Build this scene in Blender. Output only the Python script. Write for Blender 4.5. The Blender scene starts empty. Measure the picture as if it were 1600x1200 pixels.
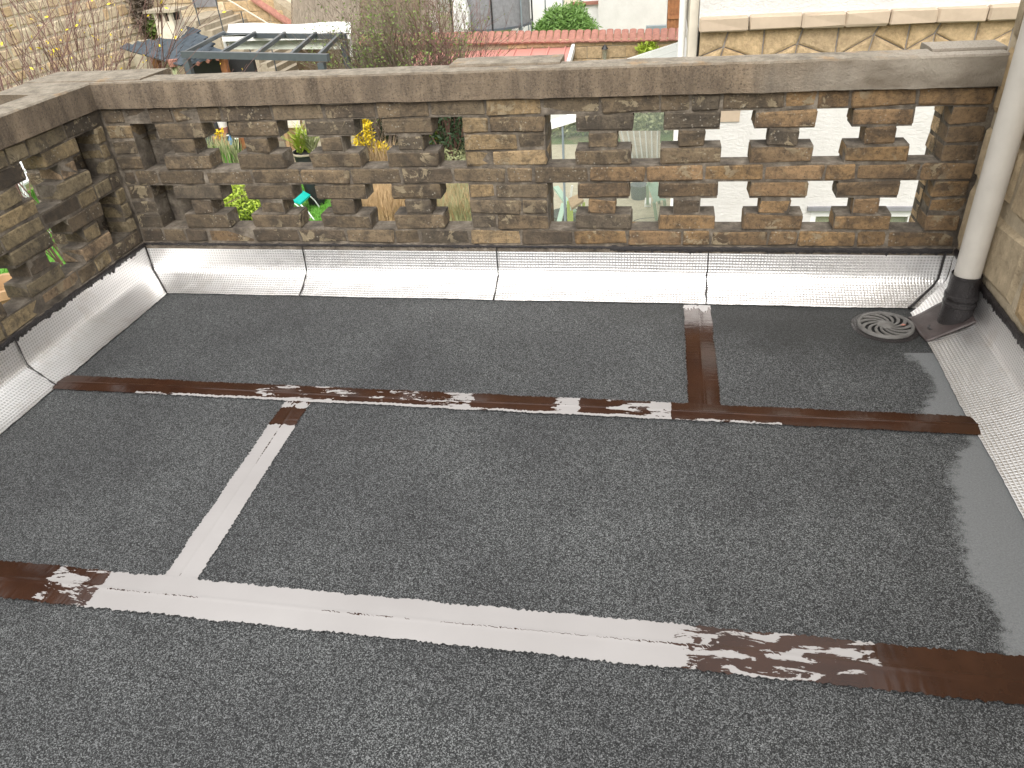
import bpy, bmesh, math, random
from mathutils import Vector, Matrix, noise
random.seed(7)
R = random.random
def ru(a, b): return a + (b - a) * random.random()
scene = bpy.context.scene
COL = scene.collection

# ------------------------------------------------------------------ camera
FPX = 1199.74
CP = Vector((0.7817, -3.0824, 1.5248))
PITCH, YAW, ROLL = 0.576975, -0.209141, -0.0754466
def _axes():
    cy, sy, cp, sp = math.cos(YAW), math.sin(YAW), math.cos(PITCH), math.sin(PITCH)
    w = Vector((sy * cp, cy * cp, -sp)); r = Vector((cy, -sy, 0)); u = r.cross(w)
    cr, sr = math.cos(ROLL), math.sin(ROLL)
    return cr * r + sr * u, -sr * r + cr * u, w
AR, AU, AW = _axes()
cam = bpy.data.cameras.new('camera')
cam.sensor_width = 36; cam.lens = FPX / 1600 * 36; cam.clip_start = 0.05; cam.clip_end = 600
co = bpy.data.objects.new('camera', cam); COL.objects.link(co)
m = Matrix.Identity(4)
for i in range(3):
    m[i][0], m[i][1], m[i][2], m[i][3] = AR[i], AU[i], -AW[i], CP[i]
co.matrix_world = m
scene.camera = co

# ------------------------------------------------------------------ world, sun
SUN_EL, SUN_AZ = math.radians(50), math.radians(172)      # azimuth from +y towards +x
w = bpy.data.worlds.new('World'); scene.world = w; w.use_nodes = True
nt = w.node_tree; nt.nodes.clear()
sky = nt.nodes.new('ShaderNodeTexSky'); sky.sky_type = 'NISHITA'; sky.sun_disc = False
sky.sun_elevation = SUN_EL; sky.sun_rotation = SUN_AZ; sky.dust_density = 8; sky.air_density = 1.0
hs = nt.nodes.new('ShaderNodeHueSaturation'); hs.inputs['Saturation'].default_value = 0.12
bg = nt.nodes.new('ShaderNodeBackground'); bg.inputs['Strength'].default_value = 0.15
ow = nt.nodes.new('ShaderNodeOutputWorld')
nt.links.new(sky.outputs[0], hs.inputs['Color']); mx = nt.nodes.new('ShaderNodeMix'); mx.data_type = 'RGBA'; mx.inputs[0].default_value = .55; mx.inputs[7].default_value = (6.6, 6.5, 6.35, 1)   # thin even cloud
nt.links.new(hs.outputs[0], mx.inputs[6]); nt.links.new(mx.outputs[2], bg.inputs[0]); nt.links.new(bg.outputs[0], ow.inputs[0])
sl = bpy.data.lights.new('sun', 'SUN'); sl.energy = 1.0; sl.angle = math.radians(40); sl.color = (1, .95, .88)
so = bpy.data.objects.new('sun', sl); COL.objects.link(so)
d = Vector((math.sin(SUN_AZ) * math.cos(SUN_EL), math.cos(SUN_AZ) * math.cos(SUN_EL), math.sin(SUN_EL)))
so.rotation_euler = (-d).to_track_quat('-Z', 'Y').to_euler()
vs = scene.view_settings; vs.view_transform = 'Standard'; vs.look = 'None'; vs.gamma = 1; vs.use_curve_mapping = False
vs.exposure = 0.87
scene.render.engine = 'CYCLES'

# photo pixel -> place helpers (used only to survey where things stand)
def ray(px, py): return AR * ((px - 800) / FPX) - AU * ((py - 600) / FPX) + AW
def aX(px, py, X): q = ray(px, py); return CP + q * ((X - CP.x) / q.x)
def aY(px, py, Y): q = ray(px, py); return CP + q * ((Y - CP.y) / q.y)
def aZ(px, py, Z): q = ray(px, py); return CP + q * ((Z - CP.z) / q.z)
def aD(px, py, D): q = ray(px, py); return CP + q * (D / math.hypot(q.x, q.y))

# ------------------------------------------------------------------ materials
class N:
    def __init__(s, name):
        s.m = bpy.data.materials.new(name); s.m.use_nodes = True
        s.t = s.m.node_tree; s.b = s.t.nodes['Principled BSDF']
    def n(s, t, **k):
        o = s.t.nodes.new(t)
        for a, b in k.items(): setattr(o, a, b)
        return o
    def l(s, a, b): s.t.links.new(a, b)
    def geo(s): return s.n('ShaderNodeNewGeometry').outputs['Position']
    def objc(s): return s.n('ShaderNodeTexCoord').outputs['Object']
    def mapping(s, v, sc, loc=(0, 0, 0)):
        o = s.n('ShaderNodeMapping'); o.inputs['Scale'].default_value = sc; o.inputs['Location'].default_value = loc
        s.l(v, o.inputs[0]); return o.outputs[0]
    def noise(s, v, sc, det=3, rough=.5, dist=0):
        o = s.n('ShaderNodeTexNoise'); o.inputs['Scale'].default_value = sc; o.inputs['Detail'].default_value = det
        o.inputs['Roughness'].default_value = rough; o.inputs['Distortion'].default_value = dist
        if v is not None: s.l(v, o.inputs['Vector'])
        return o.outputs['Fac']
    def ramp(s, f, stops, interp='LINEAR'):
        o = s.n('ShaderNodeValToRGB'); cr = o.color_ramp; cr.interpolation = interp
        while len(cr.elements) < len(stops): cr.elements.new(.5)
        for e, (p, c) in zip(cr.elements, stops):
            e.position = p; e.color = (*c, 1) if len(c) == 3 else c
        s.l(f, o.inputs[0]); return o.outputs[0]
    def mix(s, f, a, b, mode='MIX'):
        o = s.n('ShaderNodeMix'); o.data_type = 'RGBA'; o.blend_type = mode
        for v, i in ((f, 0), (a, 6), (b, 7)):
            if isinstance(v, (int, float)): o.inputs[i].default_value = v
            elif isinstance(v, tuple): o.inputs[i].default_value = (*v, 1)
            else: s.l(v, o.inputs[i])
        return o.outputs[2]
    def math(s, op, a, b=None, c=None, clamp=False):
        o = s.n('ShaderNodeMath'); o.operation = op; o.use_clamp = clamp
        for v, i in ((a, 0), (b, 1), (c, 2)):
            if v is None: continue
            if isinstance(v, (int, float)): o.inputs[i].default_value = v
            else: s.l(v, o.inputs[i])
        return o.outputs[0]
    def col(s, v):
        if isinstance(v, tuple): s.b.inputs['Base Color'].default_value = (*v, 1)
        else: s.l(v, s.b.inputs['Base Color'])
    def rough(s, v):
        if isinstance(v, (int, float)): s.b.inputs['Roughness'].default_value = v
        else: s.l(v, s.b.inputs['Roughness'])
    def bump(s, h, strength=.5, dist=.01):
        o = s.n('ShaderNodeBump'); o.inputs['Strength'].default_value = strength; o.inputs['Distance'].default_value = dist
        s.l(h, o.inputs['Height']); s.l(o.outputs[0], s.b.inputs['Normal'])
def bw(lo, hi): return [(lo, (0, 0, 0)), (hi, (1, 1, 1))]

def plain(name, c, rough=.6, var=.25, sc=6, bump=.15, bd=.004, metal=0):
    k = N(name); p = k.geo(); f = k.noise(p, sc, 5, .65)
    k.col(k.ramp(f, [(.3, tuple(x * (1 - var) for x in c)), (.7, tuple(min(1, x * (1 + var)) for x in c))]))
    k.rough(rough); k.b.inputs['Metallic'].default_value = metal
    if bump: k.bump(k.noise(p, sc * 8, 3), bump, bd)
    return k.m

def m_brick():
    k = N('weathered_brick'); p = k.geo(); oi = k.n('ShaderNodeObjectInfo')
    base = k.mix(k.math('MULTIPLY', k.noise(p, 26, 5, .7), 1.0), k.mix(1.0, oi.outputs['Color'], (.55, .52, .49), 'MULTIPLY'), k.mix(1.0, oi.outputs['Color'], (2.05, 1.92, 1.72), 'MULTIPLY'))
    spots = k.ramp(k.noise(p, 130, 3, .6), bw(.62, .68))
    base = k.mix(k.math('MULTIPLY', spots, .6), base, (.02, .017, .014))
    # soot: black crust on patches
    soot = k.ramp(k.noise(p, 8, 8, .72, .4), bw(.46, .60))
    gr = k.ramp(k.noise(p, 55, 6, .75), bw(.50, .62)); base = k.mix(k.math('MULTIPLY', gr, .45), base, (.03, .025, .02))
    base = k.mix(k.math('MULTIPLY', soot, .68), base, (.038, .031, .025))
    # pale lichen / lime patches
    li = k.ramp(k.noise(p, 16, 7, .7, .6), bw(.55, .575))
    big = k.ramp(k.noise(p, 3.3, 2), bw(.48, .57))
    base = k.mix(k.math('MULTIPLY', k.math('MULTIPLY', li, big), .85), base, (.29, .235, .15))
    sp = k.n('ShaderNodeTexVoronoi'); sp.inputs['Scale'].default_value = 60; k.l(p, sp.inputs['Vector'])
    spk = k.math('MULTIPLY', k.math('LESS_THAN', sp.outputs['Distance'], .2), k.ramp(k.noise(p, 5, 2), bw(.5, .6)))
    base = k.mix(k.math('MULTIPLY', spk, .6), base, (.34, .31, .25))
    k.col(base); k.rough(.92)
    h = k.math('ADD', k.noise(p, 45, 7, .75), k.math('MULTIPLY', k.noise(p, 260, 2), .35))
    k.bump(h, 1, .011)
    return k.m
def m_mortar():
    k = N('old_mortar'); p = k.geo()
    c = k.ramp(k.noise(p, 12, 6, .7), [(.3, (.045, .037, .03)), (.5, (.13, .108, .083)), (.7, (.28, .24, .19))])
    k.col(c); k.rough(.95); k.bump(k.noise(p, 90, 4, .7), 1, .008); return k.m
def m_coping():
    k = N('weathered_concrete'); p = k.geo(); nr = k.n('ShaderNodeNewGeometry').outputs['Normal']
    sx = k.n('ShaderNodeSeparateXYZ'); k.l(p, sx.inputs[0])
    sn = k.n('ShaderNodeSeparateXYZ'); k.l(nr, sn.inputs[0])
    side = k.ramp(k.noise(k.mapping(p, (1, 1, .22)), 13, 7, .72), [(.28, (.055, .041, .029)), (.45, (.145, .108, .072)), (.6, (.235, .178, .12)), (.78, (.31, .235, .16))])
    grn = k.ramp(k.noise(p, 110, 4, .7), bw(.50, .60))
    side = k.mix(k.math('MULTIPLY', grn, .38), side, (.25, .20, .15))
    grd = k.ramp(k.noise(p, 150, 4, .7), bw(.54, .62))
    side = k.mix(k.math('MULTIPLY', grd, .6), side, (.025, .02, .017))
    big = k.ramp(k.noise(p, 2.3, 4, .6), bw(.42, .66)); side = k.mix(k.math('MULTIPLY', big, .5), side, (.08, .064, .05))
    # newer grey cement towards the wall end
    e = k.math('ADD', sx.outputs[0], k.math('MULTIPLY', k.noise(p, 3, 4), .5))
    side = k.mix(k.ramp(k.math('SUBTRACT', e, 1.1), bw(.25, .75)), side, k.ramp(k.noise(k.mapping(p, (1, 1, 2)), 5, 5), [(.35, (.17, .14, .105)), (.65, (.36, .32, .26))]))
    top = k.ramp(k.noise(p, 15, 7, .75), [(.3, (.11, .095, .075)), (.5, (.26, .225, .175)), (.72, (.40, .355, .29))])
    och = k.ramp(k.noise(p, 6, 5, .7), bw(.58, .66)); top = k.mix(k.math('MULTIPLY', och, .5), top, (.42, .25, .10))
    top = k.mix(k.ramp(k.math('SUBTRACT', sx.outputs[0], 1.2), bw(.3, .6)), top, (.44, .39, .325))
    tg = k.ramp(k.noise(p, 130, 4, .7), bw(.52, .62)); top = k.mix(k.math('MULTIPLY', tg, .5), top, (.12, .10, .075))
    k.col(k.mix(k.ramp(sn.outputs[2], bw(.45, .8)), side, top)); k.rough(.93)
    k.bump(k.math('ADD', k.noise(p, 45, 7, .75), k.math('MULTIPLY', k.noise(p, 300, 2), .3)), 1, .009)
    return k.m
def m_felt():
    k = N('mineral_felt'); p = k.geo()
    g1 = k.noise(p, 340, 2, .6); big = k.noise(p, 1.7, 4, .6)
    vo = k.n('ShaderNodeTexVoronoi'); vo.inputs['Scale'].default_value = 440; k.l(p, vo.inputs['Vector'])
    sc_ = k.n('ShaderNodeSeparateColor'); k.l(vo.outputs['Color'], sc_.inputs[0])
    g = k.math('ADD', k.math('MULTIPLY', g1, .5), k.math('MULTIPLY', sc_.outputs[0], .5))
    c = k.ramp(g, [(.26, (.004, .0045, .005)), (.42, (.015, .016, .0165)), (.54, (.050, .052, .0525)), (.66, (.118, .123, .124)), (.8, (.25, .256, .256))])
    c = k.mix(k.ramp(big, bw(.35, .7)), k.mix(1.0, c, (.72, .72, .74), 'MULTIPLY'), k.mix(1.0, c, (1.13, 1.14, 1.15), 'MULTIPLY'))
    a = k.n('ShaderNodeAttribute', attribute_name='damp')      # damp near the outlet
    wn = k.math('ADD', a.outputs['Fac'], k.math('MULTIPLY', k.math('SUBTRACT', k.noise(p, 6, 5, .7), .5), .9))
    c = k.mix(k.math('MULTIPLY', k.ramp(wn, bw(.3, .8)), .62), c, (.016, .017, .016))
    a = k.n('ShaderNodeAttribute', attribute_name='dusty')
    dn = k.math('ADD', a.outputs['Fac'], k.math('MULTIPLY', k.math('SUBTRACT', k.noise(p, 24, 7, .8), .5), .16))
    df = k.ramp(dn, bw(.485, .515))
    c = k.mix(k.math('MULTIPLY', df, .88), c, k.ramp(k.noise(p, 200, 3), [(.3, (.145, .153, .158)), (.7, (.20, .208, .212))]))
    k.col(c); k.rough(k.mix(k.math('MULTIPLY', df, .8), k.ramp(g1, [(.4, (.5,) * 3), (.6, (.8,) * 3)]), (.22, .22, .22))); k.b.inputs['Specular IOR Level'].default_value = .35
    k.bump(g, .6, .003); return k.m
def m_seam():
    k = N('brown_seam_sealant'); p = k.geo()
    a = k.n('ShaderNodeAttribute', attribute_name='painted_sheen').outputs['Fac']
    st = k.n('ShaderNodeUVMap').outputs[0]
    n1 = k.noise(k.mapping(st, (9, 30, 1)), 1, 6, .6, .9)
    n2 = k.noise(k.mapping(st, (60, 150, 1)), 1, 4, .6, .6)
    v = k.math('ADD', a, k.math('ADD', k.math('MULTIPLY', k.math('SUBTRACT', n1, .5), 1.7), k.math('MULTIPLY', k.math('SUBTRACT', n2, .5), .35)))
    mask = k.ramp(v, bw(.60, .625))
    brown = k.ramp(k.noise(p, 9, 5, .6), [(.3, (.024, .0095, .0055)), (.7, (.042, .017, .009))])
    streak = k.ramp(k.noise(k.mapping(st, (5, 90, 1)), 1, 5, .7), bw(.6, .75))
    brown = k.mix(k.math('MULTIPLY', streak, .25), brown, (.07, .045, .03))
    white = k.ramp(k.noise(p, 3, 4), [(.3, (.285, .272, .268)), (.7, (.33, .317, .313))])  # pale sky reflection painted into the seam colour
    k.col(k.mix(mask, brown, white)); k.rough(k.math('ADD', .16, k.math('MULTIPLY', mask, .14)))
    k.b.inputs['Specular IOR Level'].default_value = .5
    h = k.math('ADD', k.math('MULTIPLY', mask, .6), k.math('MULTIPLY', k.noise(p, 35, 4), .5)); k.bump(h, .35, .0025)
    return k.m
def m_foil():
    k = N('embossed_aluminium'); p = k.geo(); uv = k.n('ShaderNodeUVMap').outputs[0]
    s = k.n('ShaderNodeSeparateXYZ'); k.l(uv, s.inputs[0])
    # embossed waffle, about 12 mm cells, drifting a little from cell to cell
    dr = k.math('MULTIPLY', k.noise(p, 3, 2), .006)
    def wav(x, per): return k.math('SINE', k.math('MULTIPLY', k.math('ADD', x, dr), 2 * math.pi / per))
    wu, wv = wav(s.outputs[0], .0125), wav(s.outputs[1], .0125)
    h = k.math('MAXIMUM', k.math('POWER', k.math('ABSOLUTE', wu), 5), k.math('POWER', k.math('ABSOLUTE', wv), 5))
    wu2 = k.math('ADD', k.math('MULTIPLY', wu, .5), .5); wv2 = k.math('ADD', k.math('MULTIPLY', wv, .5), .5)
    h = k.math('MAXIMUM', k.math('POWER', wu2, 3), k.math('POWER', wv2, 3))
    hh = k.math('ADD', h, k.math('MULTIPLY', k.noise(p, 8, 1, .3), .3))
    c = k.ramp(h, [(0, (.70, .69, .68)), (.35, (.92, .91, .90)), (1, (.96, .95, .94))])
    c = k.mix(k.math('MULTIPLY', k.ramp(k.noise(p, 9, 5, .6), bw(.55, .75)), .35), c, (.60, .54, .47))
    k.col(c); k.b.inputs['Metallic'].default_value = 1; k.rough(k.ramp(k.noise(p, 30, 3), [(.3, (.29,) * 3), (.7, (.42,) * 3)]))
    k.bump(hh, .5, .002); return k.m
def m_stone(name, cols, sc=9, mort=None):
    k = N(name); p = k.geo(); oi = k.n('ShaderNodeObjectInfo')
    rnd = k.ramp(oi.outputs['Random'], [(i / (len(cols) - 1), c) for i, c in enumerate(cols)])
    c = k.mix(k.ramp(k.noise(p, sc, 7, .75), bw(.3, .72)), k.mix(1.0, rnd, (.58, .54, .5), 'MULTIPLY'), k.mix(1.0, rnd, (1.25, 1.2, 1.15), 'MULTIPLY'))
    c = k.mix(k.math('MULTIPLY', k.ramp(k.noise(p, sc * 3, 5, .7), bw(.6, .7)), .4), c, (.07, .06, .05))
    k.col(c); k.rough(.95); k.bump(k.noise(p, sc * 3, 7, .75), 1, .02); return k.m
def m_leaf(name, a, b, trans=.25):
    k = N(name); oi = k.geo(); f = k.noise(oi, 5, 4, .7)
    g = k.n('ShaderNodeNewGeometry').outputs['Random Per Island']
    k.col(k.mix(g, k.mix(f, a, b), b)); k.rough(.6)
    k.b.inputs['Transmission Weight'].default_value = 0
    return k.m
def m_glass(name, c, alpha=.35):
    k = N(name); k.col(c); k.rough(.05); k.b.inputs['Alpha'].default_value = alpha; k.b.inputs['Specular IOR Level'].default_value = .8
    return k.m
def m_objcol(name, rough=.6, bump=.1):
    k = N(name); p = k.geo(); oi = k.n('ShaderNodeObjectInfo').outputs['Color']
    k.col(k.mix(k.noise(p, 14, 5, .6), k.mix(1.0, oi, (.75, .75, .75), 'MULTIPLY'), k.mix(1.0, oi, (1.2, 1.2, 1.2), 'MULTIPLY')))
    k.rough(rough); k.bump(k.noise(p, 60, 3), bump, .004); return k.m
M = dict(
    brick=m_brick(), mortar=m_mortar(), coping=m_coping(), felt=m_felt(), seam=m_seam(), foil=m_foil(),
    rubble=m_stone('sandstone_rubble', [(.56, .44, .27), (.48, .39, .26), (.62, .51, .34), (.42, .36, .26), (.60, .44, .24)]),
    rubble_pale=m_stone('pale_limestone', [(.72, .62, .45), (.62, .55, .42), (.78, .70, .54), (.70, .54, .34), (.66, .60, .48)], 5),
    dressed=m_stone('honey_stone', [(.54, .40, .23), (.60, .46, .28), (.50, .39, .25)], 14),
    pale_mortar=plain('lime_render', (.66, .59, .47), .95, .2, 6, .8, .01),
    grey_mortar=plain('grey_joint', (.26, .235, .21), .95, .3, 20, .8, .01),
    sand_mortar=plain('sandy_joint', (.40, .33, .23), .95, .25, 12, .6, .01),
    ledge=plain('beige_stone', (.44, .35, .26), .8, .1, 6, .15, .004),
    plaster=None, bitumen=plain('black_bitumen', (.012, .009, .009), .32, .4, 30, .9, .006),
    bitbrown=plain('bitumen_primer', (.055, .042, .040), .42, .3, 25, .4, .003),
    pvc=plain('pale_grey_pvc', (.50, .47, .42), .4, .06, 12, .05, .002),
    iron=plain('grey_iron', (.135, .13, .122), .5, .25, 40, .4, .002), dark=plain('dark_hole', (.01, .01, .01), .9, .2, 10, 0),
    anthracite=plain('anthracite_steel', (.075, .088, .10), .4, .1, 8, .02), white=plain('white_lacquer', (.80, .80, .78), .45, .04, 6, .03),
    cream=plain('cream_board', (.66, .60, .50), .7, .08, 6, .1), wood=plain('brown_board', (.30, .125, .05), .6, .3, 9, .3, .004),
    tan=plain('tan_wood', (.42, .27, .14), .6, .15, 8, .1), terracotta=plain('red_tile', (.36, .165, .125), .8, .25, 14, .3, .006),
    redmetal=plain('pink_red_sheet', (.56, .255, .215), .45, .08, 3, .02), slate=plain('blue_slate_tile', (.055, .072, .09), .6, .3, 10, .2, .004),
    concrete=plain('old_concrete', (.38, .33, .25), .9, .25, 8, .4, .01), zinc=plain('grey_zinc', (.28, .33, .36), .4, .1, 10, .05, metal=.3),
    paving=plain('beige_paving', (.46, .41, .30), .9, .15, 10, .2, .006), soil=plain('garden_earth', (.14, .10, .06), .95, .4, 5, .6, .03),
    ground=None, teal=plain('teal_canvas', (.0, .42, .36), .6, .08, 8, .05), plasticw=plain('white_plastic', (.78, .80, .82), .35, .04, 5, 0),
    mint=plain('mint_paint', (.42, .60, .48), .5, .08, 8, .05), black=plain('black_plastic', (.02, .02, .022), .5, .2, 12, .05),
    blue=plain('blue_plastic', (.03, .17, .42), .4, .2, 12, .05), mesh=plain('grey_netting', (.22, .22, .23), .8, .2, 9, .1),
    objcol=m_objcol('painted'), glass=m_glass('green_glass', (.36, .42, .34), .28), clear=m_glass('roof_glass', (.75, .78, .72), .5),
    twig=plain('grey_twig', (.19, .15, .115), .9, .3, 10, 0), redtwig=plain('red_brown_twig', (.15, .085, .07), .9, .3, 10, 0),
    straw=plain('dry_straw', (.50, .36, .20), .9, .35, 3, 0), greystraw=plain('weathered_straw', (.33, .28, .22), .9, .35, 3, 0),
    grass=m_leaf('lawn_green', (.05, .17, .02), (.13, .34, .04)), lime=m_leaf('lime_leaf', (.22, .36, .03), (.42, .52, .06)),
    leaf=m_leaf('mid_leaf', (.07, .13, .03), (.19, .26, .06)), darkleaf=m_leaf('dark_leaf', (.012, .03, .012), (.04, .075, .03)),
    yellow=m_leaf('yellow_petal', (.70, .50, .01), (.85, .66, .03)), bamboo=m_leaf('bush_leaf', (.07, .16, .03), (.17, .30, .07)),
    sage=m_leaf('sage_leaf', (.20, .24, .12), (.36, .38, .20)))
def m_plaster():
    k = N('white_roughcast'); p = k.geo()
    k.col(k.ramp(k.noise(p, 3, 5, .6), [(.3, (.56, .545, .52)), (.7, (.64, .625, .60))])); k.rough(.9)
    k.bump(k.noise(k.mapping(p, (1, 1, 1.8)), 24, 5, .65, .5), .8, .012); return k.m
M['plaster'] = m_plaster()
def m_ground():
    k = N('rough_ground'); p = k.geo()
    c = k.ramp(k.noise(p, 1.1, 7, .7), [(.35, (.06, .12, .025)), (.5, (.13, .17, .06)), (.62, (.26, .21, .12))])
    k.col(c); k.rough(.95); k.bump(k.noise(p, 14, 6, .7), 1, .05); return k.m
M['ground'] = m_ground()

# ------------------------------------------------------------------ object helpers
def mesh_obj(name, verts, faces, mat, parent=None, smooth=False, kind=None, color=None, label=None):
    me = bpy.data.meshes.new(name); me.from_pydata([tuple(v) for v in verts], [], faces); me.update()
    if mat: me.materials.append(mat)
    if smooth: me.polygons.foreach_set('use_smooth', [True] * len(me.polygons))
    return link(name, me, parent, kind, color, label)
def link(name, me, parent=None, kind=None, color=None, label=None):
    o = bpy.data.objects.new(name, me); COL.objects.link(o)
    if parent: o.parent = parent; o.matrix_parent_inverse = parent.matrix_world.inverted() if False else Matrix.Translation(-parent.location)
    if kind: o['kind'] = kind
    if color: o.color = (*color, 1)
    if label: o['label'] = label
    return o
def thing(name, label, cat, loc, group=None):
    o = bpy.data.objects.new(name, None); COL.objects.link(o); o.location = loc; o.empty_display_size = .1
    o['label'] = label; o['category'] = cat
    if group: o['group'] = group
    return o
def tag(o, label, cat, group=None):
    o['label'] = label; o['category'] = cat
    if group: o['group'] = group
    return o
class MB:                                    # collects plain shapes in world coordinates
    def __init__(s): s.v = []; s.f = []
    def add(s, v, f):
        n = len(s.v); s.v += [Vector(x) for x in v]; s.f += [tuple(i + n for i in q) for q in f]; return s
    def box(s, a, b):
        x0, y0, z0 = a; x1, y1, z1 = b
        return s.add([(x0, y0, z0), (x1, y0, z0), (x1, y1, z0), (x0, y1, z0), (x0, y0, z1), (x1, y0, z1), (x1, y1, z1), (x0, y1, z1)],
                     [(0, 3, 2, 1), (4, 5, 6, 7), (0, 1, 5, 4), (1, 2, 6, 5), (2, 3, 7, 6), (3, 0, 4, 7)])
    def bar(s, p, q, w, h=None, up=(0, 0, 1)):
        p, q = Vector(p), Vector(q); h = h or w; d = (q - p).normalized(); up = Vector(up)
        if abs(d.dot(up)) > .99: up = Vector((0, 1, 0))
        a = d.cross(up).normalized(); b = a.cross(d)
        c = [(-1, -1), (1, -1), (1, 1), (-1, 1)]
        vs = [e + a * (i * w / 2) + b * (j * h / 2) for e in (p, q) for i, j in c]
        return s.add(vs, [(0, 1, 2, 3), (7, 6, 5, 4), (0, 4, 5, 1), (1, 5, 6, 2), (2, 6, 7, 3), (3, 7, 4, 0)])
    def tube(s, pts, rad, n=8, cap=True):
        pts = [Vector(p) for p in pts]; rr = rad if isinstance(rad, (list, tuple)) else [rad] * len(pts)
        base = len(s.v); prev = None
        for i, p in enumerate(pts):
            d = (pts[min(i + 1, len(pts) - 1)] - pts[max(i - 1, 0)]).normalized()
            a = prev if prev is not None else (Vector((1, 0, 0)) if abs(d.x) < .9 else Vector((0, 1, 0)))
            a = (a - d * a.dot(d)).normalized(); prev = a; b = d.cross(a)
            for j in range(n):
                t = 2 * math.pi * j / n; s.v.append(p + (a * math.cos(t) + b * math.sin(t)) * rr[i])
        for i in range(len(pts) - 1):
            for j in range(n):
                q = base + i * n; s.f.append((q + j, q + (j + 1) % n, q + n + (j + 1) % n, q + n + j))
        if cap:
            s.f.append(tuple(base + j for j in reversed(range(n)))); s.f.append(tuple(base + (len(pts) - 1) * n + j for j in range(n)))
        return s
    def lathe(s, c, prof, n=20):
        c = Vector(c); base = len(s.v)
        for r, z in prof:
            for j in range(n): t = 2 * math.pi * j / n; s.v.append(c + Vector((r * math.cos(t), r * math.sin(t), z)))
        for i in range(len(prof) - 1):
            for j in range(n):
                q = base + i * n; s.f.append((q + j, q + (j + 1) % n, q + n + (j + 1) % n, q + n + j))
        return s
    def prism(s, poly, d):                   # polygon extruded along vector d
        n = len(poly); d = Vector(d); a = [Vector(p) for p in poly]
        return s.add(a + [p + d for p in a], [tuple(reversed(range(n))), tuple(range(n, 2 * n))] + [(i, (i + 1) % n, n + (i + 1) % n, n + i) for i in range(n)])
    def obj(s, name, mat, parent=None, smooth=False, kind=None, color=None, label=None):
        o = mesh_obj(name, s.v, s.f, mat, parent, smooth, kind, color, label)
        if smooth:
            me = o.data
            bm = bmesh.new(); bm.from_mesh(me); bmesh.ops.recalc_face_normals(bm, faces=bm.faces)
            for e in bm.edges:
                if len(e.link_faces) == 2 and e.calc_face_angle(0) > .7: e.smooth = False
            bm.to_mesh(me); bm.free()
        return o

_bm_cache = {}
def brick_mesh(sx, sy, sz, mat, ch=.004, jit=.002, key='brick', var=0):
    """chamfered, slightly crooked block centred on its origin; shared between alike pieces"""
    kk = (round(sx, 3), round(sy, 3), round(sz, 3), key, var)
    if kk in _bm_cache: return _bm_cache[kk]
    bm = bmesh.new(); bmesh.ops.create_cube(bm, size=1)
    rnd = random.Random(hash(kk[:3]) % 9999 + var * 17)
    for v in bm.verts:
        v.co.x = v.co.x * sx + rnd.uniform(-jit, jit); v.co.y = v.co.y * sy + rnd.uniform(-jit, jit); v.co.z = v.co.z * sz + rnd.uniform(-jit, jit)
    bmesh.ops.bevel(bm, geom=bm.edges[:], offset=ch, segments=1, affect='EDGES')
    for v in bm.verts:
        v.co += Vector([rnd.uniform(-.5, .5) * ch for _ in range(3)])
    me = bpy.data.meshes.new(key); bm.to_mesh(me); bm.free(); me.materials.append(mat)
    _bm_cache[kk] = me; return me
def brick(x0, x1, y0, y1, z0, z1, parent, color, ch=.006, jit=.003, name='brick', mat=None, rot=True):
    me = brick_mesh(x1 - x0, y1 - y0, z1 - z0, mat or M['brick'], ch, jit, name, random.randrange(5))
    o = link(name, me, parent, color=color); o.location = ((x0 + x1) / 2, (y0 + y1) / 2, (z0 + z1) / 2)
    if rot: o.rotation_euler = (ru(-.012, .012), ru(-.012, .012), ru(-.014, .014))
    o.matrix_parent_inverse = Matrix.Translation(-parent.location); return o

# ------------------------------------------------------------------ ground and terrace body
G = -3.0
g = MB().add([(-150, -60, G), (150, -60, G), (150, 250, G), (-150, 250, G)], [(0, 1, 2, 3)]).obj('ground', M['ground'], kind='structure')
XL, XR, YF = -1.612, 1.965, -4.4
body = MB().box((XL - .13, YF, G), (XR + .3, .12, -.012)).obj('terrace_base', M['grey_mortar'], kind='structure')

# felt sheets: laid with gaps hidden below the seam bands
floor = MB().box((XL, YF, -.0115), (XR, -.001, -.006)).obj('terrace_floor', M['felt'], kind='structure')
FZ = 0.0
S1 = (aZ(80, 598, FZ), aZ(1530, 667, FZ)); S2 = (aZ(-60, 900, FZ), aZ(1660, 1071, FZ))
def lin(a, b, x): t = (x - a.x) / (b.x - a.x); return a.y + (b.y - a.y) * t
V1 = (aZ(466, 628, FZ), aZ(268, 925, FZ)); V2 = (aZ(1089, 478, FZ), aZ(1101, 640, FZ))
dust_px = [(1395, 548), (1416, 553), (1441, 575), (1456, 592), (1459, 610), (1446, 630), (1440, 645), (1470, 662), (1522, 680), (1512, 698), (1498, 708), (1484, 745), (1496, 790), (1502, 840), (1511, 880), (1532, 920), (1562, 962), (1572, 1010), (1580, 1036), (1640, 1200)]
dust = [aZ(x, y, 0) for x, y in dust_px]
def dust_x(y):
    if y > dust[0].y: return 9
    for a, b in zip(dust, dust[1:]):
        if b.y <= y <= a.y or a.y <= y <= b.y:
            t = (y - a.y) / (b.y - a.y + 1e-9); return a.x + (b.x - a.x) * t
    return dust[-1].x
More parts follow.
